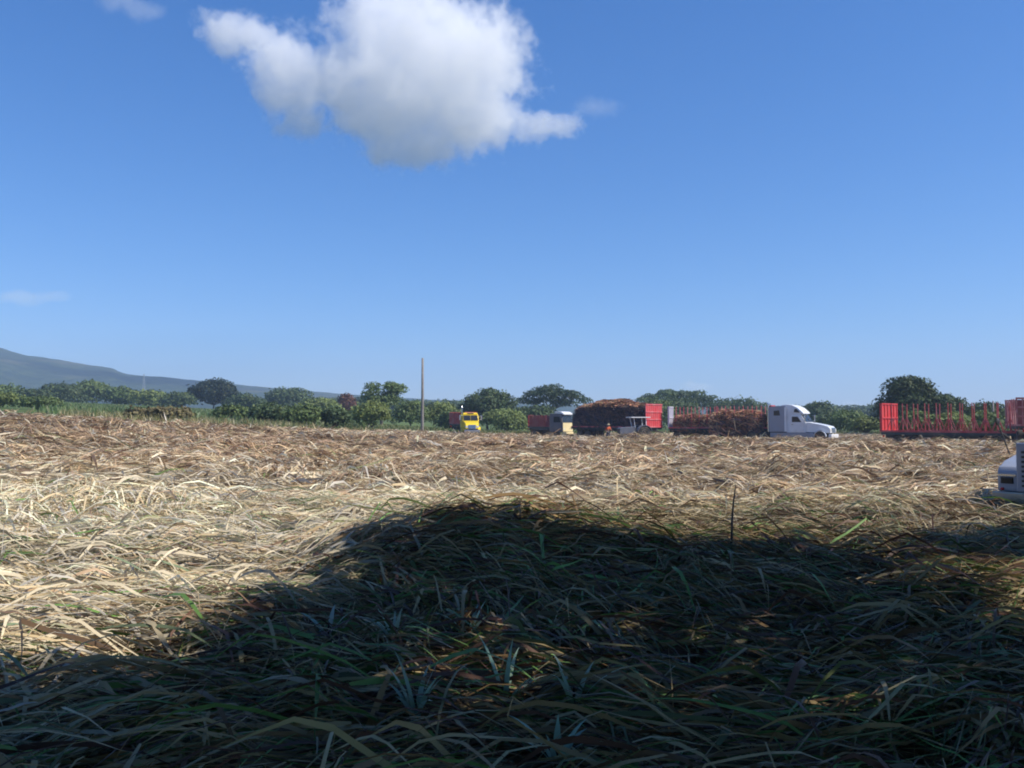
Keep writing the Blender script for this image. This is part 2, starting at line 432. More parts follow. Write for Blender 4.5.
# ------------------------------------------------------------------ clouds (volumes)
def build_cloud(name, label, center, dist, blobs, dens, nscale, namp, thr=.0, soft=.35, step=.25, depth=.6):
    """blobs: (px, py, r) in the far sky plane at depth dist, as offsets in metres from the centre"""
    cx, cz = (center[0] - 512) / F * dist, (HOR - center[1]) / F * dist + EYE
    k = dist / F
    bl = [((px - center[0]) * k, (dy) * k, (center[1] - py) * k, rx * k, rz * k) for (px, py, rx, rz, dy) in blobs]
    x0 = min(b[0] - b[3] * 1.5 for b in bl); x1 = max(b[0] + b[3] * 1.5 for b in bl)
    z0 = min(b[2] - b[4] * 1.5 for b in bl); z1 = max(b[2] + b[4] * 1.5 for b in bl)
    dd = max(b[3] + abs(b[1]) for b in bl) * depth * 1.8
    mb = MB(); mb.box(x0, x1, -dd, dd, z0, z1)
    m = bpy.data.materials.new(name); m.use_nodes = True
    n = m.node_tree.nodes; l = m.node_tree.links; n.clear()
    out = n.new('ShaderNodeOutputMaterial'); v = n.new('ShaderNodeVolumePrincipled')
    tc = n.new('ShaderNodeTexCoord')
    nz0 = n.new('ShaderNodeTexNoise'); nz0.inputs['Scale'].default_value = nscale * .8; nz0.inputs['Detail'].default_value = 5
    l.new(tc.outputs['Object'], nz0.inputs['Vector'])
    sb = n.new('ShaderNodeVectorMath'); sb.operation = 'SUBTRACT'; l.new(nz0.outputs['Color'], sb.inputs[0]); sb.inputs[1].default_value = (.5, .5, .5)
    sc = n.new('ShaderNodeVectorMath'); sc.operation = 'SCALE'; l.new(sb.outputs[0], sc.inputs[0]); sc.inputs['Scale'].default_value = .75 / nscale
    wp = n.new('ShaderNodeVectorMath'); wp.operation = 'ADD'; l.new(tc.outputs['Object'], wp.inputs[0]); l.new(sc.outputs[0], wp.inputs[1])
    cur = None
    for (bx, by, bz, rx, rz) in bl:
        s_ = n.new('ShaderNodeVectorMath'); s_.operation = 'SUBTRACT'; l.new(wp.outputs[0], s_.inputs[0]); s_.inputs[1].default_value = (bx, by, bz)
        d_ = n.new('ShaderNodeVectorMath'); d_.operation = 'MULTIPLY'; l.new(s_.outputs[0], d_.inputs[0]); d_.inputs[1].default_value = (1 / rx, 1 / (rx * depth + rz * (1 - depth)), 1 / rz)
        ln = n.new('ShaderNodeVectorMath'); ln.operation = 'LENGTH'; l.new(d_.outputs[0], ln.inputs[0])
        f = n.new('ShaderNodeMath'); f.operation = 'SUBTRACT'; f.inputs[0].default_value = 1.0; l.new(ln.outputs['Value'], f.inputs[1])
        if cur is None: cur = f
        else:
            mm = n.new('ShaderNodeMath'); mm.operation = 'SMOOTH_MAX'; mm.inputs[2].default_value = .25
            l.new(cur.outputs[0], mm.inputs[0]); l.new(f.outputs[0], mm.inputs[1]); cur = mm
    nz = n.new('ShaderNodeTexNoise'); nz.inputs['Scale'].default_value = nscale * 2.2; nz.inputs['Detail'].default_value = 8; nz.inputs['Roughness'].default_value = .68
    l.new(tc.outputs['Object'], nz.inputs['Vector'])
    a = n.new('ShaderNodeMath'); a.operation = 'MULTIPLY_ADD'; l.new(nz.outputs[0], a.inputs[0]); a.inputs[1].default_value = namp; a.inputs[2].default_value = -namp * .5 - thr
    b = n.new('ShaderNodeMath'); b.operation = 'ADD'; l.new(cur.outputs[0], b.inputs[0]); l.new(a.outputs[0], b.inputs[1])
    mr = n.new('ShaderNodeMapRange'); mr.interpolation_type = 'SMOOTHSTEP'
    l.new(b.outputs[0], mr.inputs['Value']); mr.inputs['From Min'].default_value = 0; mr.inputs['From Max'].default_value = soft
    mr.inputs['To Min'].default_value = 0; mr.inputs['To Max'].default_value = dens
    l.new(mr.outputs[0], v.inputs['Density'])
    v.inputs['Color'].default_value = (1, 1, 1, 1); v.inputs['Anisotropy'].default_value = -.1
    l.new(v.outputs[0], out.inputs['Volume'])
    m.cycles.volume_step_rate = step
    o = mb.obj(name, m)
    o.location = (cx, dist, cz)
    tag(o, label, 'cloud', kind='thing')
    return o

build_cloud('cloud', 'large bright white cumulus cloud high in the blue sky', (410, 75), 1500,
            [(440, 55, 80, 78, 0), (395, 95, 75, 62, -10), (380, 20, 62, 55, 10), (470, 110, 62, 42, 0), (415, 145, 48, 26, 0),
             (490, 60, 50, 50, -20), (285, 72, 42, 52, 0), (236, 28, 42, 26, 0), (298, 110, 34, 24, 0), (540, 122, 46, 16, 0), (325, 60, 40, 44, 20)],
            .016, .0105, 2.3, thr=.03, soft=.34, step=.3)
build_cloud('cloud', 'thin faint wisp of cloud right of the large white cloud', (600, 104), 1500,
            [(598, 104, 36, 12, 0)], .0038, .03, 1.5, thr=.12, soft=.5, step=.4, depth=.5)
build_cloud('cloud', 'small cloud cut by the top left edge of the sky', (136, 4), 1500,
            [(136, 4, 26, 12, 0), (110, -8, 26, 14, 0)], .0055, .02, 1.2, thr=.05, soft=.5, step=.4, depth=.6)
build_cloud('cloud', 'thin pale cloud low over the left hills', (30, 298), 3800,
            [(20, 299, 36, 9, 0), (52, 297, 24, 7, 0)], .0024, .006, 1.2, thr=.05, soft=.6, step=.4, depth=.6)
build_cloud('cloud', 'small distant cloud just above the flat treetops in the middle', (695, 390), 6200,
            [(695, 388, 20, 7, 0)], .004, .006, 1.0, thr=.0, soft=.6, step=.4, depth=.6)
build_cloud('cloud', 'small distant cloud low behind the bushes right of the white truck', (853, 412), 6200,
            [(853, 409, 22, 9, 0)], .004, .006, 1.0, thr=.0, soft=.6, step=.4, depth=.6)

# ------------------------------------------------------------------ straw
PAL = np.array([(.62, .53, .37), (.50, .39, .23), (.37, .26, .165), (.22, .145, .095), (.44, .40, .33), (.13, .18, .055), (.17, .215, .125), (.48, .33, .19), (.49, .46, .29)])

def leaf_colors(x, y):
    n = len(x)
    r = np.hypot(x, y)
    left = sstep(2, -3, x)
    near = 1 - sstep(14, 30, r)
    mid = 1 - sstep(9, 24, r)
    g = fbm(x * .22, y * .22, 3, 91)
    w = np.zeros((n, 9))
    w[:, 0] = .20 + 1.3 * near * left + .5 * sstep(.45, .65, g)
    w[:, 1] = .50
    w[:, 2] = .42 - .2 * near * left
    w[:, 3] = .22 + .25 * (1 - near)
    w[:, 4] = .25 + .5 * near * left
    w[:, 5] = .03 + .22 * mid * (1 - .6 * left)
    w[:, 6] = .02 + .38 * mid * (1 - .5 * left)
    w[:, 7] = .10 + .22 * (1 - near)
    w[:, 8] = .06 + .20 * near + .12 * sstep(.5, .7, g)
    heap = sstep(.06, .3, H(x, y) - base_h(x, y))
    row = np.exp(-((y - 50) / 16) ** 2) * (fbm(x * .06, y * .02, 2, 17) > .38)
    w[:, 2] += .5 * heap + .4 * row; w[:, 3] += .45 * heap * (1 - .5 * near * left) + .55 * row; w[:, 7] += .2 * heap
    pale = np.exp(-((y - 19) / 7) ** 2)
    w[:, 0] += .7 * pale; w[:, 1] += .5 * pale
    w /= w.sum(1, keepdims=True)
    c = w.cumsum(1)
    k = (RNG.random(n)[:, None] > c).sum(1).clip(0, 8)
    col = PAL[k] * (.72 + .5 * RNG.random(n))[:, None]
    # tree shade painted into the near leaf colours, then patches bleached or left browner
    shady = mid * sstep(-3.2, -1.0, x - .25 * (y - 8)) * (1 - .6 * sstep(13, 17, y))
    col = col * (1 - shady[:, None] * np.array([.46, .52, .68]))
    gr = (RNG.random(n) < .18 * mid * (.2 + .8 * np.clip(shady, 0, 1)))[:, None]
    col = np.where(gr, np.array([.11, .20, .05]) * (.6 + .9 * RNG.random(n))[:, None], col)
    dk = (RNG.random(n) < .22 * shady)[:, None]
    col = np.where(dk, np.array([.10, .05, .03]) * (.5 + RNG.random(n))[:, None], col)      # near-black brown leaves mixed in where the shade is painted
    patch = fbm(x * .13 + 5, y * .3, 3, 44)
    col = col * (0.97 + .44 * sstep(.35, .65, patch))[:, None]
    return np.clip(col, 0, .85)

def clumped_leaves(name, ymin, ymax, cl_per_m2, leaves_per, length, width, seg, lift, margin, spread=.30, tone=1.0, hug=1.0, stray_=.14):
    # clump origins, uniform over the trapezoid in view
    A = .62 * (ymax ** 2 - ymin ** 2) + 2 * margin * (ymax - ymin)
    nc = int(A * cl_per_m2)
    yy = np.sqrt(RNG.random(nc) * (ymax ** 2 - ymin ** 2) + ymin ** 2)
    xx = (RNG.random(nc) * 2 - 1) * (.62 * yy + margin)
    ok = yy < edge_y(xx / np.maximum(yy, .5)) + RNG.normal(0, 2, nc) * (yy > 40)
    xx, yy = xx[ok], yy[ok]; nc = len(xx)
    th = (fbm(xx * .28, yy * .28, 3, 61) - .5) * 4.2 + RNG.normal(0, .28, nc) + np.where(RNG.random(nc) < .45, np.pi, 0) - .12
    n = nc * leaves_per
    X = np.repeat(xx, leaves_per); Y = np.repeat(yy, leaves_per)
    T = np.repeat(th, leaves_per) + RNG.normal(0, spread, n)
    stray = RNG.random(n) < stray_
    T[stray] = RNG.random(stray.sum()) * 2 * np.pi
    X = X + RNG.normal(0, .10, n); Y = Y + RNG.normal(0, .10, n)
    L = length * (.28 + 1.0 * RNG.random(n) ** 1.3); Wd = width * (.35 + 1.5 * RNG.random(n) ** 2.2)
    s = np.linspace(0, 1, seg)[None, :]
    curv = RNG.normal(0, .24, n)[:, None]
    kink = (RNG.normal(0, .9, n) * (RNG.random(n) < .42))[:, None] * (s > (.2 + .6 * RNG.random(n))[:, None])
    ang = T[:, None] + curv * s + kink
    dl = (L / (seg - 1))[:, None]
    dx = np.cos(ang) * dl; dy = np.sin(ang) * dl
    PX = X[:, None] + np.concatenate([np.zeros((n, 1)), np.cumsum(dx[:, :-1], 1)], 1) - (np.cos(T) * L * .4)[:, None]
    PY = Y[:, None] + np.concatenate([np.zeros((n, 1)), np.cumsum(dy[:, :-1], 1)], 1) - (np.sin(T) * L * .4)[:, None]
    HZ = H(PX.ravel(), PY.ravel()).reshape(PX.shape)
    up = np.repeat(RNG.random(nc), leaves_per) * lift + RNG.random(n) * lift * .8
    arch = RNG.normal(.0, .06, n) + .05
    tilt = (RNG.normal(0, .07, n) + (RNG.random(n) < .06) * RNG.random(n) * .5) * hug
    PZ = HZ + up[:, None] + arch[:, None] * 4 * s * (1 - s) * L[:, None] + tilt[:, None] * (s - .5) * L[:, None]
    wig = RNG.random((n, 1)) * 6.28
    PZ = PZ + .014 * np.sin(s * 9 + wig)
    flop = (RNG.random(n) * .45 * (RNG.random(n) < .18))[:, None] * np.abs(s - (.25 + .5 * RNG.random(n))[:, None]) * L[:, None]
    PZ = PZ + .25 * L[:, None] * (RNG.random(n) < .0)[:, None] - flop + flop.max(1, keepdims=True) * .8
    PZ = np.maximum(PZ, HZ + .008)
    C = np.stack([PX, PY, PZ], -1)
    roll = RNG.normal(0, .65, n)[:, None] + RNG.normal(0, .9, n)[:, None] * s
    side = np.stack([-np.sin(ang) * np.cos(roll), np.cos(ang) * np.cos(roll), np.sin(roll)], -1)
    prof = np.interp(np.linspace(0, 1, seg), [0, .12, .55, 1], [.45, 1, .85, .05])[None, :]
    width_ = Wd[:, None] * prof
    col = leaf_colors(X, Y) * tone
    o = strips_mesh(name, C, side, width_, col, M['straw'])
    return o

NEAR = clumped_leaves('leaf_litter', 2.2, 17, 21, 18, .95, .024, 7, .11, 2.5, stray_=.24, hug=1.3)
tag(NEAR, 'tangled long dry and half green cane leaves covering the near ground', kind='stuff')
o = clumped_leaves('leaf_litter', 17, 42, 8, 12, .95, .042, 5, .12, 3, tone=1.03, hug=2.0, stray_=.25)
tag(o, 'tan dry cane leaves strewn over the middle of the field', kind='stuff')
o = clumped_leaves('leaf_litter', 42, 134, 1.7, 10, 1.15, .075, 4, .15, 4, tone=.97, hug=2.6, stray_=.35)
tag(o, 'brown cane trash in rows across the far field', kind='stuff')

def stems(n, ymin, ymax, seed, rise=.5, lk=1.0):
    rs = np.random.default_rng(seed)
    y = np.sqrt(rs.random(n) * (ymax ** 2 - ymin ** 2) + ymin ** 2); x = (rs.random(n) * 2 - 1) * (.62 * y + 1.5)
    rough = sstep(.0, .35, H(x, y) - base_h(x, y))
    k = (rs.random(n) < .15 + .85 * rough) & (y < edge_y(x / y)); x, y = x[k], y[k]; n = len(x)
    th = rs.normal(0, .8, n) + np.where(rs.random(n) < .5, np.pi, 0); L = lk * (.5 + 1.2 * rs.random(n) ** 1.5)
    s = np.linspace(0, 1, 4)[None, :]; bend = rs.normal(0, .25, n)[:, None]
    X = x[:, None] + np.cos(th[:, None] + bend * s) * L[:, None] * s; Y = y[:, None] + np.sin(th[:, None] + bend * s) * L[:, None] * s
    Z = H(X.ravel(), Y.ravel()).reshape(X.shape)
    Z = np.maximum(Z[:, :1] + .08 + (rs.random(n) ** 2.5 * rise)[:, None] * s * L[:, None] + .05 * rs.random((n, 1)), Z + .04)
    C = np.stack([X, Y, Z], -1)
    a = rs.random(n) * np.pi
    side = np.stack([-np.sin(th) * np.cos(a), np.cos(th) * np.cos(a), np.sin(a)], -1)
    up = np.stack([np.sin(th) * np.sin(a), -np.cos(th) * np.sin(a), np.cos(a)], -1)
    w = (.018 + .022 * rs.random(n))[:, None] * np.array([1, 1, .9, .5])[None, :]
    pal = np.array([(.56, .44, .27), (.42, .27, .14), (.60, .52, .36), (.25, .13, .08), (.33, .34, .16)])
    col = pal[rs.integers(0, 5, n)] * (.7 + .5 * rs.random(n))[:, None]
    # two crossed strips give each stem a body
    C2 = np.vstack([C, C]); W2 = np.repeat(np.vstack([side, up])[:, None, :], 4, 1)
    return strips_mesh('cane_stems', C2, W2, np.vstack([w, w]), np.vstack([col, col]), M['cane'])
tag(stems(800, 4, 20, 71, .16, .7), 'broken cane stems lying among the near leaves', kind='stuff')
tag(stems(9000, 20, 110, 72), 'broken cane stems scattered over the windrows', kind='stuff')

# ------------------------------------------------------------------ trees
def card_cloud(centers, normals, size, cols, jit=.5):
    """small leaf-clump faces: centres (n,3), facing roughly normals"""
    n = len(centers)
    nn = normals + RNG.normal(0, jit, (n, 3)); nn /= np.linalg.norm(nn, axis=1, keepdims=True) + 1e-9
    t = np.cross(nn, RNG.normal(0, 1, (n, 3))); t /= np.linalg.norm(t, axis=1, keepdims=True) + 1e-9
    b = np.cross(nn, t)
    sz = size * (.5 + RNG.random(n))
    C = np.stack([centers - t * (sz * .5)[:, None], centers + nn * (sz * .12)[:, None], centers + t * (sz * .5)[:, None]], 1)
    W = np.repeat(b[:, None, :], 3, 1)
    wd = np.stack([sz * .15, sz * .75, sz * .1], 1)
    return C, W, wd, cols

def crown_points(blobs, per_m2, fill=.35):
    """blobs: (x,y,z,rx,rz). returns leaf centres and outward normals"""
    P = []; N = []
    for (x, y, z, rx, rz) in blobs:
        area = 4 * math.pi * ((rx * rx + 2 * rx * rz) / 3)
        n = max(30, int(area * per_m2))
        d = RNG.normal(0, 1, (n, 3)); d /= np.linalg.norm(d, axis=1, keepdims=True)
        d[:, 2] = np.where(d[:, 2] < -.35, -d[:, 2], d[:, 2])
        ph = RNG.random(3) * 20
        lump = 1 + .30 * (vnoise(d[:, 0] * 3 + ph[0], d[:, 1] * 3 + d[:, 2] * 4 + ph[1], 5) - .5) * 2
        gap = vnoise(d[:, 0] * 4.3 + ph[2], d[:, 1] * 4.3 + d[:, 2] * 4.3, 9)
        rad = lump * np.where(RNG.random(n) < fill, RNG.random(n) ** .5, .86 + .18 * RNG.random(n))
        keep = (gap > .22)
        p = d * rad[:, None] * np.array([rx, rx, rz]) + np.array([x, y, z])
        P.append(p[keep]); N.append((d / np.array([rx, rx, rz]))[keep])
    P = np.vstack(P); N = np.vstack(N); N /= np.linalg.norm(N, axis=1, keepdims=True)
    return P, N

def trunk_mesh(blobs, base_r, h0, nb, name, parent, mat, lean=0.0):
    mb = MB()
    top = Vector((lean, 0, h0))
    mb.path([(0, 0, -.6), (0, 0, 0), (lean * .4, 0, h0 * .5), top], [base_r * 1.5, base_r * 1.15, base_r * .85, base_r * .65], 8)
    order = sorted(blobs, key=lambda b: -b[3])[:nb]
    for (x, y, z, rx, rz) in order:
        e = Vector((x, y, z - rz * .1)); mid = top.lerp(e, .5) + Vector((0, 0, -(e - top).length * .08))
        mb.path([top - Vector((0, 0, .3)), mid, e], [base_r * .5, base_r * .32, base_r * .1], 6)
    return mb.obj(name, mat, parent, True)

def make_tree(name, label, loc, w, h, style='round', col=(.05, .085, .03), size=.5, dens=2.6, seed=0, group=None, base=0.0, trunk_r=None, cat='tree', nblob=None, depthf=.8):
    """w,h full size in metres; base = height at which foliage begins"""
    rs = np.random.default_rng(seed)
    t = root(name, loc, 0, label=label, cat=cat, group=group)
    bl = []
    if style == 'round':
        nb = int((nblob or 14) * 2.2)
        for i in range(nb):
            u = rs.random() * 2 * math.pi; q = rs.random() ** .5
            zz = rs.random()
            lim = math.sqrt(max(0.05, 1 - (2 * zz - .85) ** 2 / 1.6))
            r = (h - base) * (.17 + .10 * rs.random())
            r = min(max(r, w * .13), w * .3)
            lim = 1.0 if base > 2 else lim
            bl.append((math.cos(u) * q * (w / 2 - r) * lim, math.sin(u) * q * (w / 2 - r) * lim * depthf, base + r * .8 + zz * (h - base - 1.8 * r), r, r * .85))
    elif style == 'umbrella':
        nb = nblob or 16
        for i in range(nb):
            f = (i + .5) / nb * 2 - 1
            r = h * (.11 + .08 * rs.random())
            x = f * (w / 2 - r); y = (rs.random() - .5) * w * .5
            zt = h - r - (f * f) * h * .30 - rs.random() * h * .10
            bl.append((x, y, zt, r * 1.5, r * .75))
            if rs.random() < .85 and abs(f) < .8:
                bl.append((x * .8, y * .5, zt - h * .16, r * 1.2, r * .6))
    elif style == 'bush':
        nb = nblob or max(12, int(w / max(h, .1) * 9))
        for i in range(nb):
            f = (i + .5) / nb * 2 - 1
            r = h * (.30 + .16 * rs.random())
            bl.append((f * max(w / 2 - r, .1), (rs.random() - .5) * w * .35 * depthf, max(r * .35, (h - r) * (rs.random() ** .7 if i % 2 else 1 - .35 * abs(f) ** 2 - .12 * rs.random())), r * (1.0 + .4 * rs.random()), r * .95))
    P, N = crown_points(bl, dens / (size * size) * .32)
    c = np.array(col)[None, :] * (.70 + .6 * rs.random(len(P)))[:, None]
    # each lump of the crown has its own slightly different green
    ln = fbm(P[:, 0] * .35 + seed, P[:, 2] * .5 + P[:, 1] * .3, 2, seed + 3)
    c = c * (.70 + .65 * ln)[:, None]
    yel = (rs.random(len(P)) < .18)[:, None] * np.array([.035, .03, .0])[None, :]
    C, W, wd, cc = card_cloud(P, N, size, np.clip(c + yel, 0, 1))
    strips_mesh('crown' if style != 'bush' else 'foliage', C, W, wd, cc, M['foliage'], t, smooth=False)
    r0 = trunk_r or max(.12, h * .03)
    hz = (base + (h - base) * .18) if style == 'round' else (h * .42 if style == 'umbrella' else h * .2)
    trunk_mesh(bl, r0, max(hz, .3), min(len(bl), 9), 'trunk' if style != 'bush' else 'stem', t, M['bark'], lean=rs.normal() * w * .03)
    return t

def copy_tree(o, loc, rz=0, scale=1, label=None, group=None, sz=None):
    r = o.copy(); COL.objects.link(r); r.location = loc; r.rotation_euler = (0, 0, rz)
    r.scale = (scale, scale, sz or scale)
    if label: r['label'] = label
    if group: r['group'] = group
    for ch in list(o.children):
        c = ch.copy(); COL.objects.link(c); c.parent = r
        for g in ch.children:
            d = g.copy(); COL.objects.link(d); d.parent = c
    return r

def px_tree(x0, x1, ytop, Y, ybase=None, **k):
    """place a tree whose silhouette spans x0..x1 and reaches row ytop, standing at depth Y"""
    p = at((x0 + x1) / 2, Y)
    w = (x1 - x0) / F * Y
    h = (HOR - ytop) / F * Y + EYE - p.z
    return make_tree(loc=p, w=w, h=h, **k)

DG = (.070, .105, .045); MG = (.105, .150, .050); LG = (.155, .195, .060)
px_tree(189, 238, 378, 300, name='dark_tree', label='dark flat topped tree standing out in front of the hill at the left', style='bush', col=(.016, .032, .026), size=.7, dens=4, seed=3)
px_tree(262, 312, 387, 330, name='round_tree', label='low dark rounded tree just right of the dark flat topped tree', style='bush', col=DG, size=.8, seed=4)
px_tree(334, 358, 392, 240, name='flowering_tree', label='small tree with dull reddish crown beside the clumpy green tree', style='round', col=(.13, .055, .045), size=.5, seed=5, base=1)
px_tree(355, 408, 379, 175, name='green_tree', label='clumpy green tree left of the utility pole with its trunk showing', style='round', col=MG, size=.36, dens=3.4, seed=6, base=2.6, nblob=15, trunk_r=.3)
px_tree(453, 522, 386, 185, name='broad_tree', label='broad dense round tree behind the yellow truck', style='round', col=DG, size=.42, dens=3, seed=7, base=0, nblob=22)
px_tree(514, 591, 382, 215, name='umbrella_tree', label='wide umbrella shaped tree above the dark red cane wagon', style='umbrella', col=(.050, .080, .042), size=.42, dens=3.2, seed=8, trunk_r=.4)
px_tree(626, 722, 387, 260, name='spreading_tree', label='low spreading flat topped tree behind the loaded trailers', style='umbrella', col=DG, size=.5, dens=4, seed=9, nblob=20)
px_tree(705, 775, 397, 250, name='spreading_tree', label='lower dark tree just behind the white truck cab', style='bush', col=DG, size=.55, seed=10)
px_tree(800, 838, 400, 210, name='dark_bush', label='dark rounded bush just right of the white truck', style='bush', col=DG, size=.5, seed=11, cat='bush')
px_tree(872, 944, 373, 125, name='big_tree', label='largest tree, rising behind the bright red trailer panel', style='round', col=(.045, .075, .030), size=.30, dens=3, seed=12, base=.4, nblob=26, trunk_r=.45)
px_tree(926, 972, 392, 122, name='green_tree', label='rounded green tree directly right of the largest tree', style='round', col=DG, size=.3, dens=3, seed=13, base=0, nblob=14)
px_tree(958, 1006, 401, 120, name='green_tree', label='lowest tree of the right clump, beside the grey post', style='bush', col=(.05, .08, .03), size=.3, seed=14)
px_tree(1000, 1060, 398, 135, name='green_tree', label='tree cut by the right edge behind the slatted trailer end', style='bush', col=DG, size=.3, seed=15)

# rows of bushes and low trees behind the field
BG = 'bushes along the far edge of the field'
bspec = [
 # x0, x1, ytop, Y, col, label
 (-30, 22, 384, 270, MG, 'green bush cut by the left edge under the hill'),
 (14, 52, 388, 255, DG, 'dark bush second from the left edge under the hill'),
 (40, 86, 383, 280, DG, 'taller dark bush below the left end of the ridge'),
 (72, 112, 379, 300, MG, 'tallest green bush in the left row under the ridge'),
 (100, 140, 386, 290, MG, 'mid green bush left of the thin tower'),
 (128, 172, 389, 280, LG, 'light green bush below the thin tower'),
 (160, 196, 391, 270, DG, 'dark low bush left of the dark flat topped tree'),
 (225, 268, 393, 280, DG, 'dark low bush right of the dark flat topped tree'),
 (212, 256, 404, 108, MG, 'green bush at the right end of the bright cane patch'),
 (246, 292, 402, 104, DG, 'dark green bush right of the bright cane patch'),
 (280, 322, 404, 103, MG, 'dense mid green bush left of the small pale tree'),
 (300, 345, 397, 220, LG, 'pale green bush below the reddish tree'),
 (318, 352, 406, 104, DG, 'dark low bush below the reddish tree'),
 (350, 392, 401, 116, LG, 'yellowish green bush at the foot of the clumpy tree'),
 (392, 430, 400, 160, MG, 'green bush just left of the utility pole'),
 (420, 462, 401, 165, LG, 'light green bush between the utility pole and yellow truck'),
 (436, 468, 409, 150, MG, 'low bush just left of the yellow truck'),
 (480, 530, 408, 160, LG, 'light bush between the yellow truck and the dark red wagon'),
 (508, 560, 404, 170, DG, 'dark bush behind the dark red cane wagon'),
 (590, 640, 404, 200, DG, 'dark bush behind the first cane load'),
 (655, 700, 398, 210, DG, 'dark bush behind the gap between the trailers'),
 (826, 872, 409, 150, MG, 'pale green bush between white truck and largest tree'),
 (846, 884, 416, 132, LG, 'low light green bush left of the bright red panel'),
 (815, 850, 413, 170, DG, 'low dark bush behind the nose of the white truck'),
    (896, 934, 409, 90, MG, 'leafy bush seen between the left stakes of the empty trailer'),
    (926, 968, 411, 88, LG, 'leafy bush seen between the middle stakes of the empty trailer'),
    (962, 1004, 409, 90, MG, 'leafy bush seen between the right stakes of the empty trailer'),
    (636, 676, 398, 190, MG, 'bush just behind the red end of the tallest load'),
    (-30, 24, 392, 135, LG, 'nearest green bush at the left edge of the frame'),
 (16, 66, 396, 130, MG, 'low olive bush at the left end of the bright cane patch'),
 (126, 194, 406, 84, (.15, .125, .06), 'dry yellowish brown bush in front of the bright cane patch'),
 (300, 420, 396, 420, DG, 'long low dark thicket far behind the utility pole'),
 (400, 520, 399, 430, DG, 'long low dark thicket far behind the yellow truck'),
 (760, 900, 404, 420, DG, 'long low dark thicket far behind the white truck'),
]
for i, (x0, x1, yt, Y, c, lab) in enumerate(bspec):
    px_tree(x0, x1, yt, Y, name='bush', label=lab, style='bush', col=c, size=max(.3, Y * .0022), dens=3.0, seed=100 + i, group=BG, cat='bush')

# unseen trees: right ones cast the near shade, rear ones are added to block skylight
def canopy():
    k = math.cos(R(SUN_EL)) / math.sin(R(SUN_EL))
    sx, sy = S.x / S.z, S.y / S.z
    poly = [(-22, -12), (-22, 3.6), (-6, 4.6), (-3.9, 5.3), (-2.6, 6.7), (-2.8, 8.4), (-3.0, 10.2), (-3.1, 11.8), (-1.7, 12.3), (1.0, 11.7), (2.0, 11.2), (4.2, 11.4), (5.8, 14.0), (9, 14.5), (18, 15), (18, -12)]
    holes = [(5.1, 8.8, .45), (.45, 6.8, -.32), (1.4, 6.0, -.42), (-.7, 5.6, -.45)]
    def inside(x, y):
        c = False; j = len(poly) - 1
        for i in range(len(poly)):
            xi, yi = poly[i]; xj, yj = poly[j]
            if (yi > y) != (yj > y) and x < (xj - xi) * (y - yi) / (yj - yi) + xi: c = not c
            j = i
        return c
    rs = np.random.default_rng(5)
    out = []
    gy_ = -11.0
    while gy_ < 16:
        gx_ = -21.0
        while gx_ < 18:
            x = gx_ + rs.normal() * .2; y = gy_ + rs.normal() * .2
            r = 1.0 if y > 4 else 1.25
            ok = all(inside(x + dx * r * 1.15, y + dy * r * .95) for dx, dy in ((1, 0), (-1, 0), (0, 1), (0, -1), (.7, .7), (-.7, .7)))
            ok = ok and all(math.hypot((x - hx) / 1.3, y - hy) > r * .85 + hr for hx, hy, hr in holes)
            if ok:
                for h in np.arange(6.4 + rs.random() * 3.0, 22, .4):
                    cx, cyy = x + sx * h, y + sy * h
                    m = r + .55
                    if cyy < -m: break
                    d = max(cyy, .01)
                    out_top = (h - m - EYE) / (d + m) > .50
                    out_side = abs(cx) - m > .60 * (d + m) and cyy > 0
                    if (h - m > EYE + 2.5) and (out_top or out_side): break
                else: h = None
                if h: out.append((cx, cyy, h, r, r * .8))
            gx_ += 1.15
        gy_ += 1.05
    return out
CAN = canopy()
trunks = [((9.5, .5), 'large spreading shade tree just outside the right of the view'), ((17.5, 6.5), 'shade tree farther right outside the view'), ((0.5, -6.5), 'large unseen tree added behind the viewer to block skylight'), ((-9.0, -5.0), 'unseen tree added behind the viewer on the left to block skylight')]
buckets = [[] for _ in trunks]
for b in CAN:
    i = min(range(len(trunks)), key=lambda q: math.hypot(b[0] - trunks[q][0][0], b[1] - trunks[q][0][1]))
    buckets[i].append(b)
for (pos, lab), bl in zip(trunks, buckets):
    if not bl: continue
    z0 = gz(*pos)
    t = root('shade_tree', (pos[0], pos[1], z0), 0, label=lab, cat='tree', group='shade trees over the viewer')
    lb = [(x - pos[0], y - pos[1], z - z0, rx, rz) for (x, y, z, rx, rz) in bl]
    P, N = crown_points(lb, 26, fill=.6)
    c = np.array(MG)[None, :] * (.6 + .8 * RNG.random(len(P)))[:, None]
    C, W, wd, cc = card_cloud(P, N, .30, c, jit=.9)
    strips_mesh('crown', C, W, wd, cc, M['foliage'], t, smooth=False)
    mb = MB(); top = Vector((0, 0, 4.2))
    mb.path([(0, 0, -.5), (0, 0, .2), (.1, 0, 2.2), top], [.5, .42, .34, .30], 10)
    random.seed(3)
    for (x, y, z, rx, rz) in random.sample(lb, min(len(lb), 22)):
        e = Vector((x, y, z)); mid = top.lerp(e, .45) + Vector((0, 0, .6))
        mb.path([top, mid, e], [.16, .09, .03], 6)
    mb.obj('trunk', M['bark'], t, True)

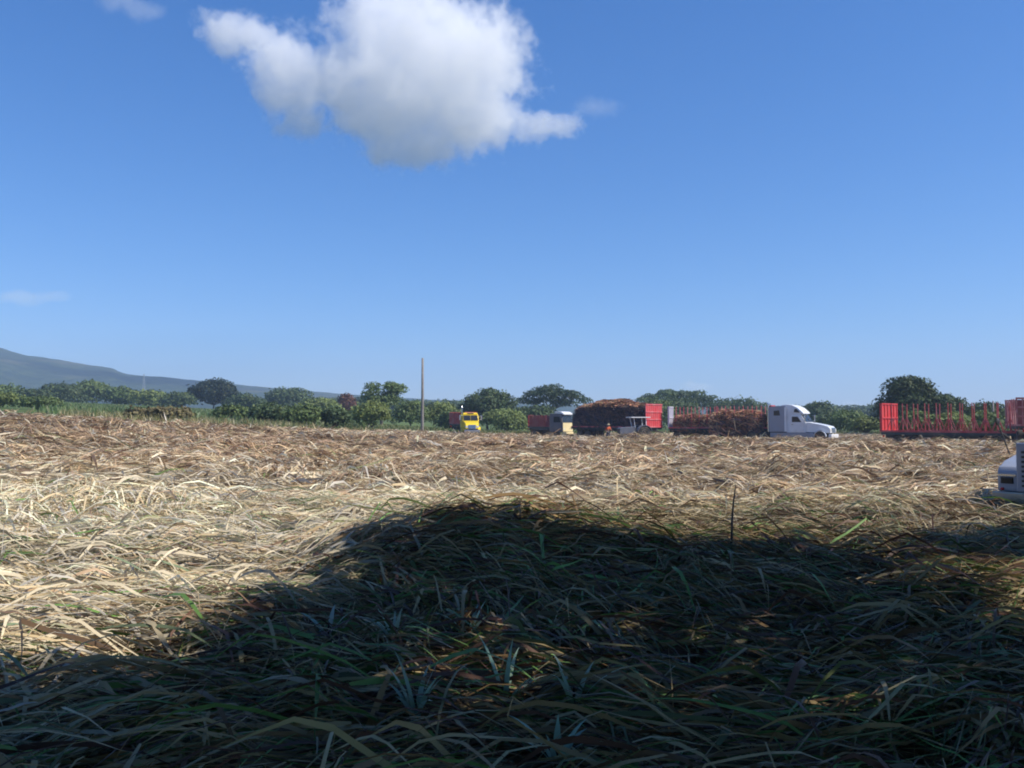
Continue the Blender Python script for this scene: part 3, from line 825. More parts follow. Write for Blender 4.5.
# ------------------------------------------------------------------ green cane patch and dry grass
def blades(name, label, pts_fn, n, h, w, cols, lean=.25):
    x, y = pts_fn(n); n = len(x)
    z = H(x, y)
    hh = h * (.6 + .6 * RNG.random(n)); th = RNG.random(n) * 2 * np.pi; ln = lean * (.3 + RNG.random(n))
    s = np.linspace(0, 1, 4)[None, :]
    d = (ln * hh)[:, None] * s ** 2
    C = np.stack([x[:, None] + np.cos(th)[:, None] * d, y[:, None] + np.sin(th)[:, None] * d, z[:, None] + hh[:, None] * (s - .25 * ln[:, None] * s ** 2)], -1)
    a = RNG.random(n) * np.pi
    W = np.repeat(np.stack([np.cos(a), np.sin(a), np.zeros(n)], -1)[:, None, :], 4, 1)
    wd = w * np.array([.7, 1, .8, .1])[None, :] * (.6 + .8 * RNG.random(n))[:, None]
    cc = np.array(cols)[RNG.integers(0, len(cols), n)] * (.75 + .5 * RNG.random(n))[:, None]
    o = strips_mesh(name, C, W, wd, cc, M['fresh'])
    return tag(o, label, kind='stuff')

def zone(px0, px1, Y0, Y1, gate=None):
    def f(n):
        yy = np.sqrt(RNG.random(n) * (Y1 ** 2 - Y0 ** 2) + Y0 ** 2); pp = px0 + RNG.random(n) * (px1 - px0)
        xx = (pp - 512) / F * yy
        if gate is not None:
            k = gate(xx, yy, pp); xx, yy = xx[k], yy[k]
        return xx, yy
    return f
blades('green_cane', 'bright green young cane standing beyond the left end of the field', zone(30, 290, 100, 235, lambda x, y, p: RNG.random(len(x)) < sstep(30, 85, p) * (1 - sstep(235, 290, p))), 36000, 1.05, .2, [(.13, .20, .07), (.17, .23, .09), (.11, .17, .05), (.22, .24, .11)])
blades('dry_grass', 'tall dry yellowish grass at the far left edge of the cut field',
       zone(60, 330, 76, 104, lambda x, y, p: (y > edge_y(x / y) - 6) & (fbm(x * .2, y * .2, 3, 8) > .47)), 9000, .95, .05, [(.36, .30, .14), (.28, .26, .10), (.42, .34, .18), (.14, .19, .06)], .4)
blades('green_grass', 'rough green grass along the far edge of the cut field',
       zone(150, 1080, 88, 155, lambda x, y, p: (y > edge_y(x / y) - 2)), 40000, .55, .12, [(.11, .16, .045), (.16, .18, .06), (.24, .22, .09)], .4)

# ------------------------------------------------------------------ utility pole and tower
p = at(422.3, 118)
mb = MB(); hpole = (HOR - 358) / F * 118 + EYE - p.z
mb.path([(0, 0, -1), (0, 0, 0), (.03, 0, hpole * .5), (.02, 0, hpole)], [.24, .22, .18, .14], 12)
o = mb.obj('utility_pole', M['pole'], None, True); o.location = p
tag(o, 'tall bare weathered pole standing alone against the sky at the field edge', 'pole')
p = at(993, 112)
mb = MB(); mb.path([(0, 0, -.5), (0, 0, 2), (0, 0, (HOR - 401) / F * 112 + EYE - p.z)], [.13, .12, .10], 8)
o = mb.obj('fence_post', M['pole'], None, True); o.location = p
tag(o, 'short grey post above the bushes left of the slatted trailer end', 'post')

Yt = 1000.0
tw = root('lattice_tower', (gx(143.5, Yt), Yt, 14), 0, label='thin pale lattice tower rising in front of the wooded ridge', cat='tower')
ht = (HOR - 374) / F * Yt + EYE - 14
mb = MB()
for sx_ in (-1, 1):
    for sy_ in (-1, 1):
        mb.tube((sx_ * 2.6, sy_ * 2.6, 0), (sx_ * .3, sy_ * .3, ht), .22, .12, 6)
mb.obj('leg_frame', M['grey'], tw)
mb = MB()
for k in range(9):
    a, b = k / 9, (k + 1) / 9
    wa, wb = 2.6 + (.3 - 2.6) * a, 2.6 + (.3 - 2.6) * b
    for sy_ in (-1, 1):
        mb.tube((-wa, sy_ * wa, ht * a), (wb, sy_ * wb, ht * b), .10, .10, 4); mb.tube((wa, sy_ * wa, ht * a), (-wb, sy_ * wb, ht * b), .10, .10, 4)
        mb.tube((sy_ * wa, -wa, ht * a), (sy_ * wb, wb, ht * b), .10, .10, 4)
mb.obj('bracing', M['grey'], tw)

# ------------------------------------------------------------------ vehicles
def wheel(parent, x, y, r, w, rim=None, name='wheel'):
    wr = bpy.data.objects.new(name, None)
    mbt = MB(); mbt.lathe_y((0, 0, 0), [(r * .56, -w / 2), (r * .80, -w / 2), (r * .95, -w * .42), (r, -w * .28), (r, w * .28), (r * .95, w * .42), (r * .80, w / 2), (r * .56, w / 2)], 24)
    bmesh.ops.recalc_face_normals(mbt.bm, faces=mbt.bm.faces)
    me = bpy.data.meshes.new('wheel'); mbt.bm.to_mesh(me); mbt.bm.free()
    o = link_mesh(name, me, M['tyre'], parent, False); o.location = (x, y, r)
    mbr = MB(); sgn = 1 if y > 0 else -1
    mbr.lathe_y((0, 0, 0), [(r * .12, -w * .30), (r * .54, -w * .50), (r * .57, -w * .53), (r * .57, w * .53), (r * .54, w * .50), (r * .2, w * .25 if sgn > 0 else w * .2), (r * .12, w * .34)], 16)
    mbr.obj('rim', rim or M['grey'], o)
    return o

def long_nose_truck(loc, rz, paintm, label, tall=True, hoodm=None, panel=True, group=None, visor_sign=False, scale=1.0):
    """tractor unit with sleeper, points along +x; origin on the ground below the cab's back"""
    t = root('truck', loc, rz, label=label, cat='truck', group=group); t.scale = (scale,) * 3
    mb = MB(); mb.box(-2.6, 6.2, -.50, -.36, .72, .98); mb.box(-2.6, 6.2, .36, .50, .72, .98)
    for x in (-2.5, -1.2, .4, 2.2, 4.0, 5.9): mb.box(x, x + .12, -.36, .36, .74, .95)
    mb.obj('chassis', M['black'], t)
    # sleeper box and cab
    mb = MB(); mb.prism([(0, 1.0), (0, 3.55), (.25, 3.72), (1.75, 3.78), (1.9, 3.7), (1.9, 1.0)] if tall else [(0, 1.0), (0, 2.85), (.1, 2.95), (1.9, 2.97), (1.9, 1.0)], -1.22, 1.22, .05)
    sl = mb.obj('sleeper', M['silver'] if paintm is M['white'] else paintm, t, False)
    for sy_ in (-1, 1):
        mb = MB(); mb.prism([(.55, 2.35 + .4 * tall), (.55, 2.75 + .5 * tall), (1.15, 2.77 + .53 * tall), (1.25, 2.35 + .4 * tall)], sy_ * 1.225, sy_ * 1.24); mb.obj('sleeper_window', M['glass'], sl)
    def tp(x, z): return 1 - .06 * max(0, (z - 2.0)) - .02 * max(0, x - 2)
    mb = MB(); mb.prism([(1.91, .95), (1.91, 2.98), (3.25, 2.95), (3.42, 2.84), (3.95, 2.02), (3.95, .95)], -1.15, 1.15, .04, tp)
    cb = mb.obj('cab', paintm, t)
    mb = MB(); mb.prism([(3.46, 2.80), (3.95, 2.06), (3.97, 2.08), (3.48, 2.82)], -1.0, -.03); mb.prism([(3.46, 2.80), (3.95, 2.06), (3.97, 2.08), (3.48, 2.82)], .03, 1.0)
    mb.obj('windshield', M['glass'], cb)
    for sy_ in (-1, 1):
        d = MB(); d.prism([(2.35, 1.1), (2.35, 2.72), (3.22, 2.72), (3.72, 1.95), (3.72, 1.1)], sy_ * 1.12, sy_ * 1.162, .01); dd = d.obj('door', paintm, cb)
        g = MB(); g.prism([(2.5, 2.05), (2.5, 2.62), (3.12, 2.62), (3.52, 2.05)], sy_ * 1.163, sy_ * 1.172); g.obj('window', M['glass'], dd)
        h = MB(); h.box(2.45, 2.65, min(sy_ * 1.163, sy_ * 1.20), max(sy_ * 1.163, sy_ * 1.20), 1.78, 1.83, .008); h.obj('handle', M['chrome'], dd)
    # aerodynamic roof fairing
    if not tall:
        mb = MB(); mb.prism([(2.0, 2.97), (2.1, 3.16), (3.1, 3.14), (3.4, 2.98), (3.35, 2.94)], -1.0, 1.0, .02); rf = mb.obj('roof_cap', paintm, t)
    if tall:
     mb = MB(); mb.prism([(1.2, 3.60), (1.3, 3.86), (1.9, 3.92), (2.5, 3.84), (3.1, 3.55), (3.62, 3.08), (3.70, 2.94), (3.3, 2.90), (1.2, 2.92)], -1.17, 1.17, .06, lambda x, z: 1 - .10 * max(0, x - 2.4) - .12 * max(0, z - 3.4))
    if tall: rf = mb.obj('roof_fairing', M['white'] if paintm is M['white'] else paintm, t)
    if visor_sign:
        mb = MB(); mb.box(3.30, 3.42, -.45, .45, 3.02, 3.12, .005); mb.obj('visor_panel', M['black'], rf)
    if tall:
     mb = MB(); mb.prism([(2.72, 3.10), (2.8, 3.42), (2.98, 3.46), (3.22, 3.2), (3.3, 3.05)], -1.19, 1.19)
    if tall: mb.obj('fairing_window', M['glass'], rf)
    if tall:
     
     for ya, yb in ((-1.235, -1.222), (1.222, 1.235)): mb = MB(); mb.box(1.72, 1.96, ya, yb, 1.05, 3.62); mb.obj('white_stripe', M['white'], sl)
    # hood
    mb = MB(); mb.prism([(3.96, 1.0), (3.96, 2.02), (4.3, 1.99), (5.5, 1.78), (6.15, 1.62), (6.38, 1.40), (6.45, .92), (5.95, .92), (5.86, 1.1), (5.6, 1.28), (5.25, 1.28), (4.95, 1.1), (4.85, .95)], -1.05, 1.05, .05, lambda x, z: 1 - .16 * max(0, x - 4) / 2.4)
    hd = mb.obj('hood', hoodm or paintm, t)
    mb = MB(); mb.prism([(6.36, 1.47), (6.46, 1.42), (6.50, .95), (6.44, .93)], -.52, .52); 
    gr = mb.obj('grille', M['chrome'], t)
    mb = MB()
    for k in range(7): mb.box(6.462, 6.515, -.48, .48, .97 + k * .062, .99 + k * .062)
    mb.obj('grille_bars', M['black'], gr)
    for sy_ in (-1, 1):
        mb = MB(); mb.box(6.28, 6.44, min(sy_ * .58, sy_ * .92), max(sy_ * .58, sy_ * .92), 1.05, 1.33, .05); mb.obj('headlight', M['lamp'], t)
        mb = MB(); a = [( 5.42 + .66 * math.cos(q), .53 + .66 * math.sin(q)) for q in np.linspace(0.05, math.pi - .05, 12)]; b_ = [(5.42 + .60 * math.cos(q), .53 + .60 * math.sin(q)) for q in np.linspace(math.pi - .05, .05, 12)]
        mb.prism(a + b_, min(sy_ * .85, sy_ * 1.2), max(sy_ * .85, sy_ * 1.2)); mb.obj('fender', paintm, t)
        mb = MB(); mb.box(.1, 4.75, min(sy_ * 1.02, sy_ * 1.16), max(sy_ * 1.02, sy_ * 1.16), .42, .93, .03); mb.obj('side_skirt', M['silver'] if paintm is M['white'] else paintm, t)
        mb = MB(); mb.tube((3.85, sy_ * 1.12, 2.15), (4.0, sy_ * 1.48, 2.2), .02); mb.tube((3.85, sy_ * 1.12, 2.75), (4.0, sy_ * 1.48, 2.7), .02); mb.box(3.95, 4.05, min(sy_ * 1.40, sy_ * 1.62), max(sy_ * 1.40, sy_ * 1.62), 2.1, 2.8, .03)
        mb.obj('mirror', M['chrome'], t)
    mb = MB(); mb.box(6.30, 6.62, -1.12, 1.12, .38, .80, .06); mb.obj('bumper', M['chrome'] if paintm is not M['white'] else M['white'], t)
    mb = MB(); mb.tube((-.15, -.95, 1.0), (-.15, -.95, 3.95), .09, .09, 10); mb.tube((-.15, -.95, 3.95), (-.25, -.95, 4.1), .09, .09, 10); mb.obj('exhaust_stack', M['chrome'], t)
    mb = MB(); mb.box(-2.1, -.9, -.45, .45, 1.0, 1.14, .03); mb.obj('fifth_wheel', M['black'], t)
    for sy_ in (-1, 1):
        wheel(t, 5.42, sy_ * 1.02, .53, .28, M['chrome'])
        for x in (-.75, -2.05): wheel(t, x, sy_ * .88, .53, .56, M['grey'])
    return t

def face(dx, dy): return math.atan2(dy, dx)

# white tractor unit that faces right
Yw = 98.0
ang = face(.87, -.40)
long_nose_truck(at(773, Yw + 1.0), face(.76, -.60), M['white'], 'white long nosed truck with roof fairing parked facing right', scale=1.03)
# yellow tractor unit that faces the viewer
Yy = 121.0
long_nose_truck(at(468.5, Yy), face(.13, -1), M['yellow'], 'bright yellow truck seen from the front by the field edge', hoodm=M['yellow'], visor_sign=True, tall=False, scale=.94)

def cane_trailer(loc, rz, label, L=12.0, W=2.6, HT=3.75, deck=1.35, red=None, framem=None, left_end='sheet', right_end='sheet', nst=9, group='cane trailers', side_sheet=0, wheels=(1.6, 2.9, -1.0), endm=None):
    """long axis x, origin on the ground under the middle; stakes stand along both sides"""
    red = red or M['red']; framem = framem or M['frame']; endm = endm or red
    t = root('cane_trailer', loc, rz, label=label, cat='trailer', group=group)
    mb = MB()
    for sy_ in (-1, 1):
        mb.box(-L / 2, L / 2, sy_ * .55 - .08, sy_ * .55 + .08, deck - .50, deck - .14)
        mb.box(-L / 2, L / 2, sy_ * (W / 2) - .06, sy_ * (W / 2) + .06, deck - .22, deck)
    for k in range(13):
        x = -L / 2 + .1 + k * (L - .2) / 12; mb.box(x - .06, x + .06, -W / 2 + .06, W / 2 - .06, deck - .138, deck - .02)
    mb.obj('frame', framem, t)
    mb = MB()
    for sy_ in (-1, 1): mb.box(-L / 2, L / 2, sy_ * (W / 2 + .065) - .02, sy_ * (W / 2 + .065) + .02, deck - .02, deck + .12)
    mb.obj('side_rail', red, t)
    for e, st in ((-1, left_end), (1, right_end)):
        if st is None: continue
        x = e * (L / 2)
        mb = MB()
        if st == 'sheet':
            mb.box(x - .03, x + .03, -W / 2, W / 2, deck, HT)
            for k in range(6):
                y = -W / 2 + k * W / 5; mb.box(x - .09, x + .09, y - .05, y + .05, deck, HT + .05)
            for z in (deck + .1, (deck + HT) / 2, HT): mb.box(x - .11, x + .11, -W / 2 - .06, W / 2 + .06, z - .05, z + .05)
            ep = mb.obj('end_panel', endm, t)
        else:
            nc, nr_ = 9, 4
            for k in range(nc):
                y = -W / 2 + k * W / (nc - 1); mb.box(x - .05, x + .05, y - .045, y + .045, deck, HT)
            for k in range(nr_):
                z = deck + .06 + k * (HT - deck - .06) / (nr_ - 1); mb.box(x - .09, x + .09, -W / 2 - .06, W / 2 + .06, z - .06, z + .06)
            ep = mb.obj('end_panel', endm, t)
            mb = MB(); mb.box(x - .02, x + .02, -W / 2 + .05, W / 2 - .05, deck + .1, HT - .12); mb.obj('back_sheet', M['darkred'] if endm is M['brick'] else M['red'], ep)
    if side_sheet:
        for sy_ in (-1, 1):
            mb = MB(); a, b = (-L / 2 + .12, -L / 2 + side_sheet) if side_sheet > 0 else (L / 2 + side_sheet, L / 2 - .12)
            mb.box(a, b, sy_ * W / 2 - .02, sy_ * W / 2 + .02, deck + .12, HT)
            for x in np.arange(a + .1, b, .45): mb.box(x - .05, x + .05, sy_ * W / 2 - .06, sy_ * W / 2 + .06, deck + .12, HT + .03)
            mb.obj('side_panel', red, t)
    for k in range(nst):
        x = -L / 2 + (k + 1) * L / (nst + 1)
        for sy_ in (-1, 1):
            mb = MB(); y = sy_ * (W / 2 + .0)
            mb.path([(x, y, deck), (x, y + sy_ * .02, (deck + HT) / 2), (x, y + sy_ * .05, HT)], [.055, .05, .04], 6)
            mb.tube((x - .42, y, deck + .05), (x, y, deck + 1.15), .03, .03, 5); mb.tube((x + .42, y, deck + .05), (x, y, deck + 1.15), .03, .03, 5)
            mb.obj('stake', red, t)
    for x in ((-L / 2 + 1.3, -L / 2 + 2.65, L / 2 - 2.2, L / 2 - 3.5) if L > 8 else (-L / 2 + 1.0, L / 2 - 1.0)):
        for sy_ in (-1, 1): wheel(t, x, sy_ * (W / 2 - .32), .5, .5, M['grey'])
    for x in (-L / 2 + 1.98, L / 2 - 2.85):
        mb = MB(); mb.box(x - min(1.2, L * .2), x + min(1.2, L * .2), -.5, .5, .5, deck - .51, .02); mb.obj('axle_bogie', M['black'], t)
    mb = MB(); mb.tube((L / 2 - .1, 0, deck - .4), (L / 2 + 1.4, 0, .75), .07, .07, 8); mb.obj('drawbar', M['black'], t)
    for sy_ in (-1, 1):
        mb = MB(); mb.box(-L / 2 - .05, -L / 2 + .0, sy_ * 1.0 - .12, sy_ * 1.0 + .12, deck - .42, deck - .26, .02); mb.obj('tail_lamp', M['redlamp'], t)
    return t

CANE = np.array([(.30, .15, .09), (.42, .20, .12), (.18, .09, .07), (.50, .34, .20), (.11, .065, .06), (.26, .19, .10), (.54, .26, .15)]) * 1.22
CANE_SHADED = np.array([(.035, .028, .036), (.055, .036, .04), (.03, .03, .045), (.08, .05, .05), (.13, .08, .06)]) * 1.9

def cane_load(loc, rz, label, L, W, z0, z1, droop=0.0, n=9000, sag=None, dark=.5, seed=1, over=.25):
    """a long heap of whole cane: stalks lie across and along, ends hang down the sides"""
    rs = np.random.default_rng(seed)
    t = root('cane_load', loc, rz, label=label, cat='cane load', group='loads of cut cane')
    nx, na = 60, 22
    V = []; 
    for i in range(nx + 1):
        u = i / nx * 2 - 1
        endf = (1 - abs(u) ** 8) ** .5
        for j in range(na + 1):
            a = j / na * math.pi
            y = math.cos(a); z = math.sin(a)
            yy = math.copysign(abs(y) ** .55, y) * (W / 2 - .12) * (.92 + .08 * endf) * (.86 + .3 * fbm(np.array([u * 5 + seed + 9]), np.array([a * 1.5]), 3, 7)[0])
            top = z1 - .25 + .75 * (fbm(np.array([u * 4.5 + seed]), np.array([0.3]), 3, 4)[0] - .5) - (sag * u * u if sag else 0)
            zz = z0 + (top - z0) * (z ** .45 if z > 0 else 0) * endf
            V.append((u * L / 2, yy, zz))
    F_ = [(i * (na + 1) + j, (i + 1) * (na + 1) + j, (i + 1) * (na + 1) + j + 1, i * (na + 1) + j + 1) for i in range(nx) for j in range(na)]
    F_ += [tuple(range(na + 1))[::-1], tuple(nx * (na + 1) + j for j in range(na + 1)), tuple(i * (na + 1) for i in range(nx + 1))[::1] + tuple(i * (na + 1) + na for i in range(nx, -1, -1))]
    me = bpy.data.meshes.new('heap'); me.from_pydata(V, [], F_)
    link_mesh('heap', me, paint('cane_core', (.05, .033, .028), .95, dirt=(.13, .07, .04), dirt_amt=.8, scale=5), t)
    # stalks over the surface
    i = rs.integers(0, nx, n); j = rs.random(n) * na; jj = j.astype(int)
    Va = np.array(V).reshape(nx + 1, na + 1, 3)
    P = Va[i, jj] + (Va[i, np.minimum(jj + 1, na)] - Va[i, jj]) * (j - jj)[:, None]
    P[:, 0] += (rs.random(n) - .5) * L / nx
    side = np.abs(P[:, 1]) / (W / 2)
    onside = side > .88
    th = rs.normal(0, .55, n) + np.where(rs.random(n) < .3, np.pi / 2, 0)
    dirx = np.cos(th); diry = np.sin(th) * (~onside); dirz = np.where(onside, -np.abs(np.sin(th)) * .9 + rs.normal(0, .15, n), rs.normal(0, .13, n))
    D = np.stack([dirx, diry, dirz], 1); D /= np.linalg.norm(D, axis=1, keepdims=True)
    Ln = .5 + 1.2 * rs.random(n)
    s = np.linspace(-.5, .5, 4)[None, :, None]
    C = P[:, None, :] + D[:, None, :] * s * Ln[:, None, None]
    C[:, :, 2] += (.02 + .10 * rs.random(n))[:, None] - .25 * (np.linspace(-.5, .5, 4) ** 2)[None, :] * Ln[:, None]
    C[:, :, 1] += np.where(onside, np.sign(P[:, 1]) * (.03 + over * rs.random(n) ** 2), 0)[:, None]
    C[:, :, 0] = np.clip(C[:, :, 0], -L / 2 - .1, L / 2 + .1)
    C[:, :, 2] = np.maximum(C[:, :, 2], z0 - droop)
    Wv = rs.normal(0, 1, (n, 3)); Wv -= D * (Wv * D).sum(1, keepdims=True); Wv /= np.linalg.norm(Wv, axis=1, keepdims=True)
    Wv = np.repeat(Wv[:, None, :], 4, 1)
    wd = np.tile(np.array([.5, 1, 1, .35]), (n, 1)) * (.05 + .08 * rs.random(n))[:, None]
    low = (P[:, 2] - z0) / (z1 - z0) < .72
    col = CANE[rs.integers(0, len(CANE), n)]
    dk = low & (rs.random(n) < dark)  # darker low stalks: shade on the load's side put into their colour
    col = np.where(dk[:, None], CANE_SHADED[rs.integers(0, len(CANE_SHADED), n)], col)
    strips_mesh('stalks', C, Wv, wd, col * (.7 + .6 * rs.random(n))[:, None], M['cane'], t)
    return t

# A: large loaded trailer, red end towards the right
aA = face(.66, -.75); pA = at(615, 111); pA.z -= .0
cane_trailer(pA, aA, 'red ended cane trailer buried under a tall dark load, left of the tractor', L=12.4, W=2.9, HT=4.1, red=M['redlight'], side_sheet=0, right_end='slat', left_end=None, nst=0)
cane_load(pA, aA, 'tallest cane load, orange brown on top and dark along its side', 11.9, 3.0, 1.2, 4.85, droop=.75, n=16000, sag=.7, dark=1.0, seed=2, over=.22)
# dark red wagon left of it
aW = face(.95, -.31)
cane_trailer(at(544, 128), aW, 'dull dark red slatted cane wagon behind the cream truck', L=4.0, W=2.5, HT=2.95, red=M['darkred'], endm=M['darkred'], side_sheet=2.6, right_end='slat', left_end='slat', nst=5)
# B: loaded trailer with pale panel
aB = face(.93, -.36)
cane_trailer(at(697, 107), aB, 'cane trailer with a pale grey end panel above its brown load', L=6.4, W=2.6, HT=3.9, red=M['redlight'], endm=M['lilac'], left_end='sheet', right_end=None, nst=6)
cane_load(at(698, 107), aB, 'low reddish brown cane load between the pale panel and the sagging load', 5.4, 2.6, 1.1, 3.0, droop=.2, n=6000, dark=.05, seed=4)
# C: sagging load coupled to the white truck
aC = face(.90, -.43)
cane_trailer(at(741, 102), aC, 'cane trailer coupled behind the white truck with a red and pale front panel', L=7.0, W=2.6, HT=3.9, red=M['redlight'], endm=M['red'], left_end=None, right_end='sheet', nst=6)
cane_load(at(738, 102), aC, 'shaggy brown cane load spilling over just behind the white truck', 5.9, 2.9, .55, 3.55, droop=.4, n=10000, dark=.30, seed=5, over=.6)
# D: empty trailer on the right
aD = face(.69, -.72)
cane_trailer(at(961, 68.5), aD, 'empty cane trailer with bright red end panel and a row of red stakes', L=11.2, W=2.9, HT=3.35, deck=1.1, red=M['stakered'], endm=M['red'], framem=M['frame'], left_end='sheet', right_end=None, nst=12)
# E: slatted end cut by the right edge
aE = face(.42, .91)
cane_trailer(at(1033, 66), aE, 'cane trailer with faded brick red lattice end cut by the right edge', L=9.0, W=2.9, HT=3.25, deck=1.3, red=M['brick'], endm=M['brick'], left_end='slat', right_end='slat', nst=5)
# red trailer behind the yellow truck
cane_trailer(at(463, 137), face(.75, -.66), 'dark red trailer standing just behind the yellow truck', L=3.2, W=2.5, HT=3.1, red=M['stakered'], endm=M['stakered'], side_sheet=2.8, right_end='sheet', left_end='sheet', nst=3)

# cream cab-over truck
def cab_over(loc, rz, label):
    t = root('truck', loc, rz, label=label, cat='truck')
    mb = MB(); mb.box(-4.6, .9, -.5, -.36, .7, .95); mb.box(-4.6, .9, .36, .5, .7, .95); mb.obj('chassis', M['black'], t)
    mb = MB(); mb.prism([(-1.0, .75), (-1.0, 3.05), (-.8, 3.15), (.75, 3.12), (.95, 2.95), (1.10, 1.95), (1.12, .75)], -1.18, 1.18, .05); cb = mb.obj('cab', M['slate'], t)  # dark cab and doors: the side's shade is put into their colour
    mb = MB(); mb.prism([(1.14, .80), (1.12, 1.93), (1.16, 1.93), (1.18, .80)], -1.16, 1.16, .01); mb.obj('front_panel', M['cream'], cb)
    mb = MB(); mb.prism([(1.0, 2.80), (1.13, 2.0), (1.15, 2.0), (1.02, 2.81)], -1.03, 1.03); mb.obj('windshield', M['glass'], cb)
    mb = MB(); mb.prism([(.7, 3.17), (1.25, 3.0), (1.27, 3.1), (.75, 3.40), (-.2, 3.45), (-.2, 3.17)], -1.1, 1.1); mb.obj('sun_visor', M['white'], cb)
    for sy_ in (-1, 1):
        d = MB(); d.prism([(-.45, .9), (-.45, 2.85), (.75, 2.85), (.92, 1.9), (.92, .9)], sy_ * 1.185, sy_ * 1.20); dd = d.obj('door', M['slate'], cb)
        g = MB(); g.prism([(-.3, 2.0), (-.3, 2.75), (.65, 2.75), (.8, 2.0)], sy_ * 1.201, sy_ * 1.21); g.obj('window', M['glass'], dd)
        mb = MB(); mb.box(1.10, 1.18, min(sy_ * .7, sy_ * 1.0), max(sy_ * .7, sy_ * 1.0), 1.0, 1.2, .03); mb.obj('headlight', M['lamp'], t)
        mb = MB(); mb.tube((.95, sy_ * 1.2, 2.4), (1.1, sy_ * 1.45, 2.4), .02); mb.box(1.05, 1.12, min(sy_ * 1.38, sy_ * 1.58), max(sy_ * 1.38, sy_ * 1.58), 2.0, 2.5, .02); mb.obj('mirror', M['black'], t)
        wheel(t, .1, sy_ * 1.0, .5, .28); wheel(t, -3.6, sy_ * .9, .5, .5)
    mb = MB(); mb.box(1.0, 1.3, -1.15, 1.15, .45, .74, .04); mb.obj('bumper', M['cream'], t)
    mb = MB(); mb.box(-4.6, -1.2, -1.15, 1.15, .96, 1.08); mb.obj('flatbed', M['black'], t)
    return t
cab_over(at(560.5, 118), face(.80, -.60), 'cream cab over truck with white sun visor at the left end of the tallest load')

# farm tractor with canopy
def tractor(loc, rz):
    t = root('tractor', loc, rz, label='dark farm tractor with pale flat canopy in front of the red trailer end', cat='tractor')
    mb = MB(); mb.prism([(.5, .75), (.5, 1.45), (.8, 1.55), (2.2, 1.45), (2.35, 1.35), (2.35, .72)], -.38, .38, .05); hd = mb.obj('hood', M['slate'], t)
    mb = MB(); mb.box(2.351, 2.39, -.3, .3, .8, 1.32, .01); mb.obj('grille', M['black'], hd)
    mb = MB(); mb.prism([(-.7, .55), (-.7, .95), (.5, 1.0), (.5, .55)], -.3, .3, .03); mb.box(.5, 2.1, -.2, .2, .5, .749); mb.obj('body', M['black'], t)
    for sy_ in (-1, 1):
        q = np.linspace(.25, math.pi - .35, 12)
        a = [(-.35 + .92 * math.cos(x), .80 + .92 * math.sin(x)) for x in q]; b_ = [(-.35 + .86 * math.cos(x), .80 + .86 * math.sin(x)) for x in q[::-1]]
        mb = MB(); mb.prism(a + b_, min(sy_ * .45, sy_ * 1.05), max(sy_ * .45, sy_ * 1.05)); mb.obj('fender', M['slate'], t)
        wheel(t, -.35, sy_ * .78, .80, .46, M['hat']); wheel(t, 1.95, sy_ * .72, .42, .26, M['hat'])
        mb = MB(); mb.tube((-.75, sy_ * .5, 1.0), (-.7, sy_ * .5, 2.52), .05); mb.obj('canopy_post', M['white'], t)
        mb = MB(); mb.tube((.55, sy_ * .4, 1.4), (.75, sy_ * .5, 2.52), .035); mb.obj('canopy_post', M['white'], t)
    mb = MB(); mb.box(-1.15, 1.15, -.72, .72, 2.5, 2.6, .03); mb.obj('canopy', M['white'], t)
    mb = MB(); mb.box(-.75, -.25, -.25, .25, 1.05, 1.15, .03); mb.box(-.8, -.72, -.25, .25, 1.1, 1.5, .03); mb.obj('seat', M['black'], t)
    mb = MB(); mb.tube((.45, 0, 1.3), (.2, 0, 1.65), .02)
    for k in range(12):
        a0, a1 = k * math.pi / 6, (k + 1) * math.pi / 6
        f = lambda a: Vector((.2 - .1 * math.sin(a), .2 * math.cos(a), 1.65 + .16 * math.sin(a)))
        mb.tube(f(a0), f(a1), .015, .015, 5)
    mb.obj('steering_wheel', M['black'], t)
    mb = MB(); mb.tube((1.5, .15, 1.5), (1.5, .15, 2.2), .035, .035, 8); mb.obj('exhaust_pipe', M['black'], t)
tractor(at(638, 97), face(-.95, -.31))

